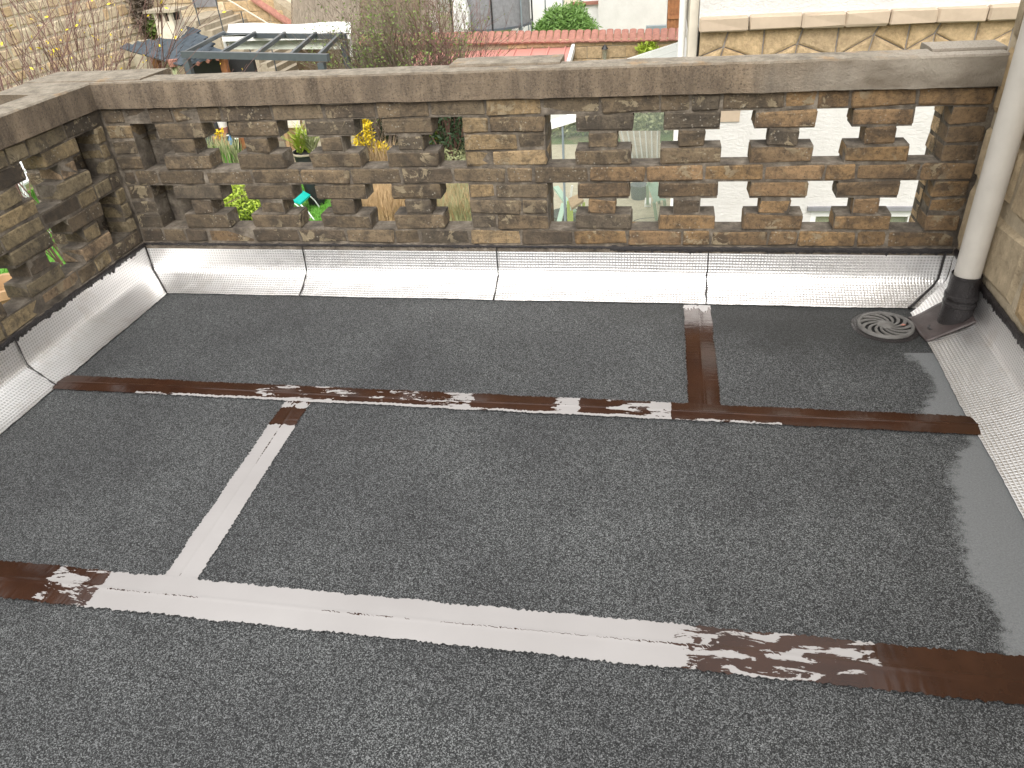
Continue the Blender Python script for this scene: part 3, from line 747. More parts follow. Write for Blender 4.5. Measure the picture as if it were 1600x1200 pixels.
MB().box((win[0], HY + .15, wz0), (win[1], HY + .16, wz1)).obj('curtain', plain('yellow_curtain', (.62, .58, .30), .9, .1, 6, 0), wh)
# cream quoin strip and soil pipe on the house corner
MB().box((hx0 - .075, HY + .10, G), (hx0 - .004, HY + .5, 5.5)).obj('corner_board', M['cream'], wh)
MB().tube([(hx0 - .13, HY + .22, -.6), (hx0 - .13, HY + .22, .66), (hx0 - .10, HY + .2, .74), (hx0 - .10, HY + .2, 5)], .03, 12).obj('drain_stack', M['white'], wh, True)

# ------------------------------------------------------------------ conservatory
cy0, cy1 = 4.0, 5.45
e1 = aY(860, 195, cy0); e2 = aY(896, 184, cy0); slope = (e2.z - e1.z) / (e2.x - e1.x); cx1 = hx0 - .09; cx0 = -.85
def rz(x): return e1.z + (x - e1.x) * slope
cons = thing('conservatory', 'white framed glass conservatory with a sloping roof leaning on the white house', 'conservatory', (.1, 4.6, G))
# far roof edge depth from the photo
zr = rz(cx1)
far = aZ(1076, 70, zr); cy1 = far.y
for y in (cy0, cy1): MB().bar((cx0, y, rz(cx0)), (cx1, y, rz(cx1)), .06, .07).obj('roof_beam', M['white'], cons)
ym = aZ(1076, 82, zr).y
MB().bar((cx0, ym, rz(cx0) + .002), (cx1, ym, rz(cx1) + .002), .035, .05).obj('roof_beam', M['white'], cons)
MB().bar((cx0, cy0 + .03, rz(cx0)), (cx0, cy1 - .03, rz(cx0)), .07, .08).obj('gutter', M['white'], cons)
MB().bar((cx1 + .02, cy0 + .03, zr + .02), (cx1 + .02, cy1, zr + .02), .05, .1).obj('ridge_plate', M['white'], cons)
for a, b in ((cy0 + .03, ym), (ym, cy1)):
    MB().add([(cx0, a, rz(cx0) + .03), (cx1, a, rz(cx1) + .03), (cx1, b, rz(cx1) + .03), (cx0, b, rz(cx0) + .03), (cx0, a, rz(cx0) + .038), (cx1, a, rz(cx1) + .038), (cx1, b, rz(cx1) + .038), (cx0, b, rz(cx0) + .038)], [(0, 3, 2, 1), (4, 5, 6, 7), (0, 1, 5, 4), (2, 3, 7, 6)]).obj('roof_panel', M['clear'], cons)
pxs = [cx0, aY(880, 230, cy0).x, aY(1056, 230, cy0).x]
for i, x in enumerate(pxs):
    w_ = .05 if i != 1 else .016
    MB().box((x - w_ / 2, cy0 - .02, G), (x + w_ / 2, cy0 + .03, rz(x) - .03)).obj('post', M['white'] if i != 1 else M['zinc'], cons)
MB().box((cx0, cy1 - .02, G), (cx0 + .05, cy1 + .03, rz(cx0) - .03)).obj('post', M['white'], cons)
MB().add([(pxs[0], cy0, G), (pxs[1], cy0, G), (pxs[1], cy0, rz(pxs[1]) - .04), (pxs[0], cy0, rz(pxs[0]) - .04)], [(0, 1, 2, 3)]).obj('pane', M['glass'], cons)
MB().add([(pxs[1] + .008, cy0, G), (pxs[2] - .03, cy0, G), (pxs[2] - .03, cy0, rz(pxs[2]) - .04), (pxs[1] + .008, cy0, rz(pxs[1]) - .04)], [(0, 1, 2, 3)]).obj('pane', M['glass'], cons)
MB().add([(cx0 + .02, cy0, G), (cx0 + .02, cy1, G), (cx0 + .02, cy1, rz(cx0) - .05), (cx0 + .02, cy0, rz(cx0) - .05)], [(0, 1, 2, 3)]).obj('pane', M['glass'], cons)
MB().box((-3.2, 3.0, G + .002), (cx1 + .1, 12.5, G + .03)).obj('paving', M['paving'], kind='structure')
# striped awning panel leaning inside, mint chair, pots
p0, p1, p2, p3 = aY(966, 206, 7.5), aY(1032, 206, 7.5), aY(1030, 262, 6.3), aY(980, 262, 6.3)
sc = thing('ribbed_panel', 'grey ribbed translucent panel seen through the conservatory glass', 'panel', p3)
MB().prism([p0, p1, p2, p3], (0, .02, .01)).obj('sheet', M['greystraw'], sc)
for k in range(7):
    t = (k + .5) / 7; MB().bar(p0.lerp(p1, t) + Vector((0, -.02, .01)), p3.lerp(p2, t) + Vector((0, -.02, .01)), .018).obj('rib', M['clear'], sc)

def leaves(n, fn, size, mat, name, parent=None, kind=None, aspect=2.2):
    v = []; f = []
    for i in range(n):
        p = fn(); a = Vector((ru(-1, 1), ru(-1, 1), ru(-.6, 1))).normalized(); b = a.cross(Vector((ru(-1, 1), ru(-1, 1), ru(-1, 1)))).normalized()
        s = size * ru(.6, 1.4); k = len(v)
        v += [p, p + a * s * .5 + b * s / aspect / 2, p + a * s, p + a * s * .5 - b * s / aspect / 2]; f.append((k, k + 1, k + 2, k + 3))
    return mesh_obj(name, v, f, mat, parent, kind=kind)
def ell(c, rx, ry, rz_, hollow=.4):
    def fn():
        while True:
            x, y, z = ru(-1, 1), ru(-1, 1), ru(-1, 1); r2 = x * x + y * y + z * z
            if hollow * hollow < r2 < 1:
                s = 1 + .25 * noise.noise(Vector((x * 2, y * 2, z * 2)) + Vector(c))
                return Vector((c[0] + x * rx * s, c[1] + y * ry * s, c[2] + z * rz_ * s))
    return fn
def blades(n, fn, h, w_, lean, mat, name, parent=None, kind=None, bias=(0, 0)):
    v = []; f = []
    for i in range(n):
        p = fn(); a = ru(0, 6.28); s = Vector((math.cos(a), math.sin(a), 0)); L = Vector((math.cos(a + 1.5) * lean * R() + bias[0], math.sin(a + 1.5) * lean * R() + bias[1], 1))
        hh = h * ru(.6, 1.2); k = len(v); ww = w_ * ru(.7, 1.3)
        m1 = p + L * hh * .5; m2 = p + Vector((L.x * 1.6, L.y * 1.6, .95)) * hh
        v += [p - s * ww, p + s * ww, m1 + s * ww * .8, m1 - s * ww * .8, m2]; f += [(k, k + 1, k + 2, k + 3), (k + 3, k + 2, k + 4)]
    return mesh_obj(name, v, f, mat, parent, kind=kind)
def twigs(base, h, spread, n, depth, mat, name, parent, r0=.012, up=.75, tips=None):
    mb = MB()
    def grow(p, d_, L, r, dep):
        q = p + d_ * L; md = p + d_ * L * .5 + Vector((ru(-1, 1), ru(-1, 1), ru(-1, 1))) * L * .05
        mb.tube([p, md, q], [r, r * .8, r * .6], 3, False)
        if tips is not None: tips.append(q)
        if dep == 0: return
        for _ in range(random.choice((2, 3, 3))):
            nd = (d_ + Vector((ru(-1, 1), ru(-1, 1), ru(-.5, .9))) * .55).normalized()
            grow(q if R() < .6 else md, nd, L * ru(.55, .85), r * .66, dep - 1)
    for i in range(n):
        a = ru(0, 6.28); dv = Vector((math.cos(a) * spread * R(), math.sin(a) * spread * R(), up)).normalized()
        grow(Vector(base) + Vector((math.cos(a) * .15 * R(), math.sin(a) * .15 * R(), 0)), dv, h * ru(.3, .5), r0 * ru(.7, 1.2), depth)
    return mb.obj(name, mat, parent)

# ------------------------------------------------------------------ garden seen through the openings and above the coping
def on(px, py): return aZ(px, py, G)
def disc(c, rx, ry, z=G):
    def fn():
        while True:
            x, y = ru(-1, 1), ru(-1, 1)
            if x * x + y * y < 1: return Vector((c[0] + x * rx, c[1] + y * ry, z))
    return fn
def rect(x0, x1, y0, y1, z=G): return lambda: Vector((ru(x0, x1), ru(y0, y1), z))
lw = MB().box((-11.5, 4.0, G + .001), (-4.2, 10.4, G + .012)).obj('lawn_base', M['grass'], kind='structure')
blades(60000, rect(-11.4, -4.3, 4.5, 10.4), .07, .006, .5, M['grass'], 'lawn_grass', kind='stuff')
c = on(602, 345)
dg = blades(9000, disc((c.x, c.y + .2), .75, .7), .55, .006, .35, M['straw'], 'dry_grass_clump'); tag(dg, 'tall straw coloured dry grass clump standing beyond the middle of the left openings', 'grass clump')
c = on(712, 345)
dg = blades(6000, disc((c.x, c.y + .4), .6, .7), .4, .006, .4, M['sage'], 'meadow_tuft'); tag(dg, 'mixed green and straw tuft just left of the central brick pier', 'grass clump')
blades(3500, disc((c.x - .1, c.y + .3), .6, .6), .42, .005, .4, M['straw'], 'dry_blades', dg)
# euphorbia
c = on(378, 345); t = thing('leafy_shrub', 'lime green leafy shrub at the edge of the lawn behind the left openings', 'shrub', c)
twigs(c, .5, .8, 10, 1, M['leaf'], 'stems', t, .008); leaves(4200, ell((c.x, c.y, c.z + .32), .62, .5, .36, .3), .07, M['lime'], 'leaves', t, aspect=3); leaves(2200, ell((c.x, c.y + .1, c.z + .2), .6, .5, .25), .07, M['leaf'], 'leaves', t, aspect=3)
# forsythia
c = aD(572, 246, 15.2); c = Vector((c.x, c.y, G + .0)); t = thing('forsythia_bush', 'slim bush covered in bright yellow blossom in front of dark evergreens', 'bush', c)
tp = []; twigs(c, 1.3, .35, 6, 2, M['twig'], 'stems', t, .012, tips=tp)
cc = aD(566, 208, 15.2); leaves(1100, ell((cc.x, cc.y, cc.z), .20, .2, .5, 0), .07, M['yellow'], 'blossom', t); cc = aD(594, 234, 15.2); leaves(350, ell((cc.x, cc.y, cc.z), .14, .15, .14, 0), .07, M['yellow'], 'blossom', t)
c = on(592, 262); o = blades(700, disc((c.x, c.y - .2), .45, .3), .55, .008, .5, M['straw'], 'dried_stems'); tag(o, 'bleached dried flower stems below the yellow blossom', 'dried plant')
def conifer(px, py, D, r, hgt, mat, label, name='evergreen_shrub'):
    c = aD(px, py, D); c.z = G; t = thing(name, label, 'shrub', c); twigs(c, hgt * .8, .4, 5, 1, M['twig'], 'stems', t, .02)
    leaves(3800, ell((c.x, c.y, c.z + hgt / 2), r, r, hgt / 2, .3), .12, mat, 'foliage', t, aspect=3.2); return t
conifer(612, 225, 17.0, .75, 2.1, M['darkleaf'], 'dark conifer standing behind the yellow blossom'); conifer(704, 205, 15.5, .75, 1.7, M['darkleaf'], 'dark rounded evergreen seen left of the central pier')
c = on(702, 250); o = leaves(1800, ell((c.x, c.y, c.z + .1), .6, .5, .22, 0), .07, M['sage'], 'ground_cover', kind='stuff')
c = aD(669, 225, 15.6); c.z = G; o = leaves(260, ell((c.x, c.y, c.z + .5), .3, .2, .35, 0), .12, M['lime'], 'young_shrub'); tag(o, 'small bright green leafy shrub beside the dark evergreen', 'shrub')
# folding chair in teal
c = on(492, 345); t = thing('folding_chair', 'teal canvas folding chair on white tube legs on the lawn', 'chair', c)
s0, s1, s2, s3 = aD(456, 315, 13.2), aD(470, 299, 13.5), aD(485, 307, 13.3), aD(470, 320, 13.0)
MB().prism([s0, s1, s2, s3], (0, .01, .03)).obj('seat', M['teal'], t)
for a, b in ((s0, (487, 342)), (s2, (500, 325)), (s3, (492, 345)), (s0, (460, 330))):
    e = on(*b); MB().tube([a, (a + e) / 2 + Vector((0, 0, .03)), e], .011, 6).obj('leg', M['plasticw'], t)
# white plastic chair beyond the left parapet
c = on(45, 318); t = thing('garden_chair', 'white moulded plastic garden chair seen through the left parapet', 'chair', c)
MB().prism([c + Vector(v) for v in ((-.27, -.25, .42), (.27, -.25, .42), (.25, .25, .44), (-.25, .25, .44))], (0, 0, .03)).obj('seat', M['plasticw'], t)
MB().prism([c + Vector(v) for v in ((-.26, .24, .44), (.26, .24, .44), (.22, .36, .92), (-.22, .36, .92))], (0, .03, .01)).obj('backrest', M['plasticw'], t)
for sx_ in (-1, 1):
    for sy_ in (-1, 1): MB().bar(c + Vector((sx_ * .24, sy_ * .22, .43)), c + Vector((sx_ * .27, sy_ * .27, 0)), .05).obj('leg', M['plasticw'], t)
    MB().bar(c + Vector((sx_ * .27, -.22, .64)), c + Vector((sx_ * .26, .28, .68)), .05, .03).obj('armrest', M['plasticw'], t)
    MB().bar(c + Vector((sx_ * .27, -.22, .64)), c + Vector((sx_ * .26, -.25, .43)), .04).obj('arm_post', M['plasticw'], t)
c = on(92, 374); pts = [c + Vector((.35 * math.cos(a), .35 * math.sin(a), .05)) for a in [i * math.pi / 9 for i in range(10)]]
tag(MB().tube(pts, .014, 6).obj('border_hoop', M['plasticw']), 'white curved hoop lying on the bright green lawn', 'hoop')
# terracotta pot right below the left parapet
c = aD(4, 455, 5.2); t = thing('plant_pot', 'peach terracotta pot beyond the lowest left opening', 'pot', (c.x, c.y, G)); MB().lathe((c.x, c.y, c.z - .25), [(.0, 0), (.10, 0), (.14, .24), (.16, .25), (.16, .30), (.13, .30), (.12, .2), (0, .2)], 18).obj('bowl', M['tan'], t, True)
MB().lathe((c.x, c.y, G), [(.2, 0), (.2, c.z - .25 - G), (0, c.z - .25 - G)], 14).obj('pedestal', M['concrete'], t, True)
# patio table with clutter
c = on(335, 262); tz = G + .72; a_, b_, c_, d_ = [aZ(x, y, tz) for x, y in ((322, 242), (368, 240), (352, 208), (318, 212))]
t = thing('garden_table', 'tan wooden garden table with clutter on top behind the far left openings', 'table', (a_ + c_) / 2 * 1.0); t.location.z = G
MB().prism([a_, b_, c_, d_], (0, 0, -.04)).obj('table_top', M['tan'], t)
for p in (a_, b_, c_, d_): pc = p.lerp((a_ + c_) / 2, .08); MB().bar((pc.x, pc.y, G), (pc.x, pc.y, tz - .04), .06).obj('leg', M['tan'], t)
p = aZ(333, 210, tz); tag(MB().box(p + Vector((-.12, -.1, 0)), p + Vector((.12, .1, .36))).obj('storage_box', M['anthracite']), 'dark grey box standing at the back of the wooden garden table', 'box')
p = aZ(351, 208, tz); t2 = thing('flower_pot', 'small terracotta pots with white wrapping on the wooden table', 'pot', p)
MB().lathe(p, [(.0, 0), (.07, 0), (.09, .12), (.08, .12), (0, .1)], 14).obj('bowl', M['terracotta'], t2, True); MB().lathe(p + Vector((0, 0, .11)), [(.0, 0), (.08, 0), (.09, .12), (.0, .14)], 12).obj('wrapping', M['white'], t2, True)
p = aZ(345, 218, tz); t2 = thing('daffodil_pot', 'little pot of yellow flowers on the wooden table', 'flowers', p); MB().lathe(p, [(0, 0), (.05, 0), (.06, .08), (0, .08)], 12).obj('bowl', M['tan'], t2, True); leaves(50, ell((p.x, p.y, p.z + .12), .12, .1, .08, 0), .07, M['yellow'], 'blossom', t2)
for (x_, y_, mt, r, h_, lb) in ((362, 226, 'blue', .035, .16, 'blue capped bottle at the right end of the wooden table'), (358, 219, 'black', .05, .10, 'black bottle lying beside the blue one on the table'), (370, 217, 'white', .04, .14, 'white bottle behind the blue capped bottle')):
    p = aZ(x_, y_, tz); t2 = thing('bottle', lb, 'bottle', p, 'bottles on the garden table'); MB().lathe(p, [(0, 0), (r, 0), (r, h_ * .7), (r * .5, h_ * .85)], 12).obj('body', M[mt], t2, True); MB().lathe(p + Vector((0, 0, h_ * .85)), [(r * .5, 0), (r * .5, h_ * .15), (0, h_ * .15)], 10).obj('cap', M['blue' if mt != 'black' else 'white'], t2, True)
c = aD(352, 250, 13.8); t = thing('bulb_planter', 'planter of upright pale green bulb leaves in front of the garden table', 'planter', (c.x, c.y, G))
MB().box((c.x - .3, c.y - .15, G), (c.x + .3, c.y + .15, c.z - .1)).obj('trough', M['concrete'], t); blades(260, lambda: Vector((c.x + ru(-.28, .28), c.y + ru(-.12, .12), c.z - .12)), .5, .012, .3, M['sage'], 'leaves', t); blades(120, lambda: Vector((c.x + ru(-.28, .28), c.y + ru(-.12, .12), c.z - .12)), .4, .012, .3, M['grass'], 'leaves', t)
# wicker table, bench, yucca in pot
tz = G + .75; q_ = [aZ(x, y, tz) for x, y in ((445, 196), (469, 195), (468, 184), (443, 185))]
t = thing('side_table', 'white topped wooden side table behind the yucca pot', 'table', Vector((q_[0].x, q_[0].y, G))); MB().prism(q_, (0, 0, -.05)).obj('table_top', M['cream'], t)
for p in q_: MB().bar((p.x, p.y, G), (p.x, p.y, tz - .05), .05).obj('leg', M['tan'], t)
MB().box((q_[3].x + .1, q_[3].y - .1, G + .1), (q_[1].x - .1, q_[1].y + .2, tz - .1)).obj('cupboard', M['tan'], t)
c = on(437, 245); t = thing('garden_bench', 'dark garden seat with white slats left of the side table', 'bench', c)
for k in range(5): MB().bar(c + Vector((-.3 + k * .12, .25, .45)), c + Vector((-.3 + k * .12, .32, .9)), .05, .02).obj('slat', M['white'], t)
MB().box(c + Vector((-.35, -.2, .38)), c + Vector((.35, .25, .43))).obj('seat', M['twig'], t)
for k in (-.3, .3): MB().box(c + Vector((k - .03, -.18, 0)), c + Vector((k + .03, -.12, .38))).obj('leg', M['twig'], t)
c = aD(482, 252, 13.6); t = thing('yucca_pot', 'spiky yellow green yucca in a wide grey rimmed black bowl', 'potted plant', Vector((c.x, c.y, G)))
zz = aD(482, 236, 13.6).z
MB().lathe((c.x, c.y, G), [(.0, 0), (.14, 0), (.22, zz - G - .04), (.25, zz - G - .03), (.26, zz - G), (.22, zz - G), (.2, zz - G - .05), (0, zz - G - .06)], 24).obj('bowl', M['black'], t, True)
MB().lathe((c.x, c.y, zz - .02), [(.235, 0), (.262, .0), (.268, .025), (.235, .028)], 24).obj('rim', M['concrete'], t, True)
for k in range(3): 
    cx_ = Vector((c.x + (-.12, .12, .0)[k], c.y + (.02, 0, .1)[k], zz - .05)); blades(70, lambda: cx_ + Vector((ru(-.04, .04), ru(-.04, .04), ru(0, .25))), .3, .012, 1.4, M['lime'] if k != 1 else M['sage'], 'spikes', t)
MB().box((-10.2, 10.45, G + .002), (-3.3, 15.5, G + .02)).obj('patio', M['paving'], kind='structure')

# conservatory contents
def on3(px, py): return on(px, py)
c = on(888, 345); t = thing('mint_easel', 'mint green painted folding frame leaning behind the first right opening', 'frame', c)
MB().bar(aD(868, 292, 11.2), aD(897, 332, 10.8), .09, .03).obj('brace', M['mint'], t); MB().bar(aD(881, 318, 10.9), aD(873, 350, 10.6), .07, .03).obj('leg', M['mint'], t); MB().bar(aD(894, 290, 11), aD(890, 322, 11), .03).obj('upright', M['white'], t)
c = on(884, 360); tag(MB().lathe((c.x, c.y, G), [(0, 0), (.2, 0), (.24, .28), (.2, .28), (0, .2)], 16).obj('dark_bucket', M['black'], smooth=True), 'dark green bucket below the mint painted frame', 'bucket')
tz = G + .7; q_ = [aZ(x, y, tz) for x, y in ((893, 325), (912, 312), (905, 302), (888, 310))]; t = thing('work_table', 'small pale wooden table beside the mint frame', 'table', Vector((q_[0].x, q_[0].y, G))); MB().prism(q_, (0, 0, -.04)).obj('table_top', M['tan'], t)
for p in q_: MB().bar((p.x, p.y, G), (p.x, p.y, tz - .04), .04).obj('leg', M['lime'], t)
c = on(1018, 332); t = thing('folding_chair', 'mint green metal folding chair under the conservatory roof', 'chair', c)
k1, k2, k3, k4 = aD(1012, 290, 11.2), aD(1026, 286, 11.3), aD(1038, 312, 11), aD(1022, 316, 10.9)
MB().prism([k1, k2, k3, k4], (0, .02, .02)).obj('seat', M['mint'], t)
for a, b in ((k4, (1026, 345)), (k3, (1040, 330)), (k1, (1012, 322)), (k2, (1030, 318))): MB().bar(a, on(*b), .045, .025).obj('leg', M['mint'], t)
MB().bar(k1, aD(1016, 280, 11.2), .04).obj('backrest', M['mint'], t)
c = on(998, 312); tag(MB().lathe((c.x, c.y, G), [(0, 0), (.12, 0), (.15, .26), (.13, .26), (0, .2)], 16).obj('green_pot', M['anthracite'], smooth=True), 'dark grey plant pot beside the mint folding chair', 'pot')
c = on(1012, 322); t = thing('shoe', 'white and red trainer lying left of the mint chair', 'shoe', c); MB().box(c + Vector((-.05, -.12, .0)), c + Vector((.05, .14, .09))).obj('upper', M['white'], t); MB().box(c + Vector((-.06, -.14, -.0)), c + Vector((.06, .16, .025))).obj('sole', M['redmetal'], t)
c = on(1020, 350); pts = [c + Vector((.3 * math.cos(a), .18 * math.sin(a), .02)) for a in [i * math.pi / 8 for i in range(9)]]; tag(MB().tube(pts, .014, 6).obj('hose', M['black']), 'short curve of black hose on the paving', 'hose')
for k in range(3):
    c = aD((888, 940, 1010)[k], 190, 16.5); c.z = G; t = thing('hedge_shrub', ('mottled yellow green hedge shrub seen through the first right opening', 'mottled hedge shrub seen between the first and second right crosses', 'mottled hedge shrub right behind the ribbed panel')[k], 'shrub', c, 'hedge shrubs behind the conservatory')
    twigs(c, .7, .5, 4, 1, M['twig'], 'stems', t, .02); leaves(2600, ell((c.x, c.y, c.z + .45), .8, .5, .5, .4), .10, M['sage'] if k != 1 else M['leaf'], 'foliage', t)

# ------------------------------------------------------------------ coped sandstone wall with tiles, lantern, shed
WY = 14.6
wz = aY(860, 60, WY).z; wx0 = aY(560, 70, WY).x; wx1 = aY(1068, 60, WY).x; slp = (aY(1060, 56, WY).z - aY(700, 62, WY).z) / (aY(1060, 56, WY).x - aY(700, 62, WY).x); wc = aY(860, 62, WY)
def wtop(x): return wc.z + (x - wc.x) * slp
cw = thing('garden_wall', 'sandstone garden wall with a red tile coping across the back gardens', 'wall', (wc.x, WY, G))
mb = MB(); nseg = 12
mb.prism([(wx0, WY, G), (wx1, WY, G), (wx1, WY, wtop(wx1)), (wx0, WY, wtop(wx0))], (0, .3, 0)); mb.obj('wall_core', M['sand_mortar'], cw)
z = G + 1.0
rows = 0
while z < wtop(wx0) - .05:
    x = aY(880, 90, WY).x - 1.2
    while x < wx1 - .1:
        L = ru(.3, .6); x2 = min(x + L, wx1); brick(x + .006, x2 - .006, WY - .015, WY + .03, z + .006, min(z + .24, wtop(x) - .01), cw, (1, 1, 1), .012, .006, 'stone', M['dressed'], False); x = x2
    z += .25; rows += 1
n_t = int((wx1 - wx0) / .16)
tm = None
def tile_mesh(w_, L, name, mat):
    v = []; f = []; n = 6
    for e, r in ((0, w_ / 2), (1, w_ / 2 * .9)):
        for i in range(n + 1): a = math.pi * i / n; v.append((math.cos(a) * r, -L / 2 + e * L, math.sin(a) * r * .42))
    for i in range(n): f.append((i, i + 1, n + 2 + i, n + 1 + i))
    f.append(tuple(reversed(range(n + 1))))
    me = bpy.data.meshes.new(name); me.from_pydata(v, [], f); me.materials.append(mat); return me
tmes = tile_mesh(.165, .42, 'coping_tile', M['terracotta'])
for i in range(n_t):
    x = wx0 + (i + .5) * (wx1 - wx0) / n_t
    o = link('coping_tile', tmes, cw); o.location = (x, WY + .12, wtop(x) + .03 + ru(-.006, .006)); o.rotation_euler = (math.radians(24) + ru(-.03, .03), 0, ru(-.03, .03)); o.matrix_parent_inverse = Matrix.Translation(-cw.location)
# fern on the wall
c = aY(1012, 80, WY - .12); t = leaves(260, ell((c.x, c.y, c.z), .22, .12, .17, 0), .11, M['lime'], 'wall_fern'); tag(t, 'yellow green fern growing on the coped wall below the tiles', 'fern')
# lantern
c = aY(945, 80, WY - .14); t = thing('wall_lantern', 'small black wall lantern on the coped sandstone wall', 'lantern', c)
MB().box(c + Vector((-.02, .0, .05)), c + Vector((.02, .125, .09))).obj('bracket', M['black'], t); MB().lathe(c + Vector((0, 0, .02)), [(.0, .12), (.03, .09), (.07, .03), (.075, .02)], 6).obj('hood', M['black'], t)
MB().lathe(c + Vector((0, 0, -.17)), [(.0, 0), (.035, 0), (.06, .19), (0, .19)], 6).obj('glass', M['glass'], t); MB().lathe(c + Vector((0, 0, -.21)), [(.0, 0), (.04, .02), (.038, .04)], 6).obj('base', M['black'], t)
# red metal shed roof
rl, rr_ = aY(690, 77, WY - .05), aY(893, 74, WY - .05)
shz = rr_.z; fz = shz - .22; fy = aZ(885, 114, fz).y
sh = thing('garden_shed', 'shed with a pink red standing seam metal roof against the coped wall', 'shed', ((rl.x + rr_.x) / 2, (WY + fy) / 2, G))
xa, xb = rl.x - .6, rr_.x
xf = lambda x: x
MB().prism([(xa, WY - .02, shz), (xb, WY - .02, shz), (xb, fy, fz), (xa, fy, fz)], (0, 0, -.05)).obj('roof', M['redmetal'], sh)
k = xa + .1
while k < xb: MB().bar((k, WY - .03, shz + .015), (k, fy, fz + .015), .025, .035).obj('roof_seam', M['redmetal'], sh); k += .36
MB().bar((xb + .04, WY - .03, shz), (xb + .04, fy, fz), .07, .14).obj('fascia', M['white'], sh)
MB().box((xa + .1, fy + .15, G), (xb - .05, WY - .02, fz - .06)).obj('wall', M['sand_mortar'], sh)

# ------------------------------------------------------------------ beyond the coped wall
FY = 25.5
a = aY(935, 52, FY); b = aY(1041, 52, FY); t = thing('white_outbuilding', 'plain white rendered building with a brown plank door at top centre', 'building', ((a.x + b.x) / 2, FY, G))
bx1 = aY(1100, 50, FY).x
MB().box((a.x, FY, G), (b.x, FY + 5, 3)).obj('wall', M['plaster'], t); MB().box((b.x, FY + .15, G), (bx1, FY + 5, 3)).obj('recessed_wall', M['plaster'], t)
dw = (aY(1068, 30, FY).x - b.x); 
dr_ = MB().box((b.x + .01, FY + .10, G), (b.x + dw, FY + .145, 1)).obj('door', M['wood'], t)
n = 5
for i in range(n): MB().box((b.x + .02 + i * dw / n, FY + .075, G), (b.x + (i + 1) * dw / n - .02, FY + .098, 1)).obj('plank', M['wood'], dr_)
e = aY(1041, 28, FY); MB().bar((b.x + .02, FY + .06, e.z), (b.x + dw - .02, FY + .06, e.z), .03, .1).obj('brace', M['wood'], dr_); MB().bar((b.x + .5 * dw, FY + .058, e.z - .7), (b.x + dw - .05, FY + .058, e.z - .05), .03, .1).obj('brace', M['wood'], dr_)
c = aD(1071, 70, 17.2); t = thing('zinc_downpipe', 'grey zinc downpipe at the right end of the coped wall', 'pipe', (c.x, c.y, G)); MB().tube([(c.x, c.y, G), (c.x, c.y, 0), (c.x, c.y, 3)], .06, 14).obj('pipe', M['zinc'], t, True); MB().lathe((c.x, c.y, c.z + .3), [(.065, 0), (.065, .05)], 14).obj('pipe_clip', M['zinc'], t, True)
c = aD(1025, 47, 24); t = thing('wall_box', 'grey box on a low white post behind the tile coping', 'post box', (c.x, c.y, G)); MB().box((c.x - .28, c.y - .1, c.z - .1), (c.x + .28, c.y + .1, c.z + .12)).obj('box', M['zinc'], t); MB().box((c.x - .22, c.y - .09, G), (c.x + .22, c.y + .09, c.z - .1)).obj('post', M['cream'], t)
# bush
c = aD(884, 40, 24.5); t = thing('round_bush', 'dense round green bush in front of the pale panels', 'bush', (c.x, c.y, G)); twigs((c.x, c.y, G), 1.2, .8, 8, 2, M['twig'], 'stems', t, .02)
leaves(14000, ell((c.x, c.y, c.z - .2), .95, .8, .75, .25), .14, M['bamboo'], 'foliage', t, aspect=5)
# pale screens left of the outbuilding
a = aY(800, 55, FY + 1); b = aY(936, 52, FY + 1); t = thing('panel_fence', 'white flat fence panels behind the round bush', 'fence', ((a.x + b.x) / 2, FY + 1, G))
n = 5
for i in range(n):
    x0 = a.x + (b.x - a.x) * i / n; x1 = a.x + (b.x - a.x) * (i + 1) / n
    MB().box((x0 + .02, FY + 1, G), (x1 - .02, FY + 1.05, -.9 if i < 4 else -1.2)).obj('panel', M['cream'] if i == 3 else M['white'], t); MB().box((x0 - .02, FY + .97, G), (x0 + .015, FY + 1.03, -.8)).obj('post', M['zinc'], t)
MB().box((aY(895, 5, FY + 1).x, FY + .9, aY(895, 8, FY + 1).z), (b.x, FY + 1.1, aY(895, 3, FY + 1).z)).obj('tile_strip', M['terracotta'], t)
MB().box((-30, FY + 8, G), (20, FY + 8.3, 4)).obj('boundary_wall', M['pale_mortar']).__setitem__('label', 'long pale rendered wall closing the gardens at the very back')
bpy.data.objects['boundary_wall']['category'] = 'wall'
# trampoline
c = on(771, 60); rad = 1.25; c = aD(771, 60, 27); c.z = G
t = thing('trampoline', 'round trampoline with grey netting and tall poles behind the garden wall', 'trampoline', c)
MB().lathe(c + Vector((0, 0, .75)), [(rad - .12, 0), (rad - .1, .06), (rad + .04, .06), (rad + .05, 0)], 36).obj('pad_ring', M['anthracite'], t, True); MB().lathe(c + Vector((0, 0, .78)), [(0, 0), (rad - .1, 0)], 30).obj('jumping_mat', M['black'], t)
MB().lathe(c + Vector((0, 0, .8)), [(rad - .02, 0), (rad - .02, 1.75)], 36).obj('netting', M['mesh'], t, True)
for k in range(8):
    a = 2 * math.pi * k / 8 + .2; p = c + Vector((rad * 1.03 * math.cos(a), rad * 1.03 * math.sin(a), 0))
    MB().tube([p, p + Vector((0, 0, 2.7))], .025, 8).obj('pole', M['zinc'] if k % 2 else M['black'], t, True); MB().tube([p, c + Vector((rad * math.cos(a) * .98, rad * math.sin(a) * .98, .76))], .02, 6).obj('leg', M['zinc'], t)
c = aD(720, 30, 25.5); tag(MB().prism([aD(x, y, 25.5) for x, y in ((710, 62), (733, 62), (731, 20), (722, -10), (706, -10))], (0, .3, 0)).obj('white_cover', M['white']), 'white upright cover standing left of the trampoline', 'cover')
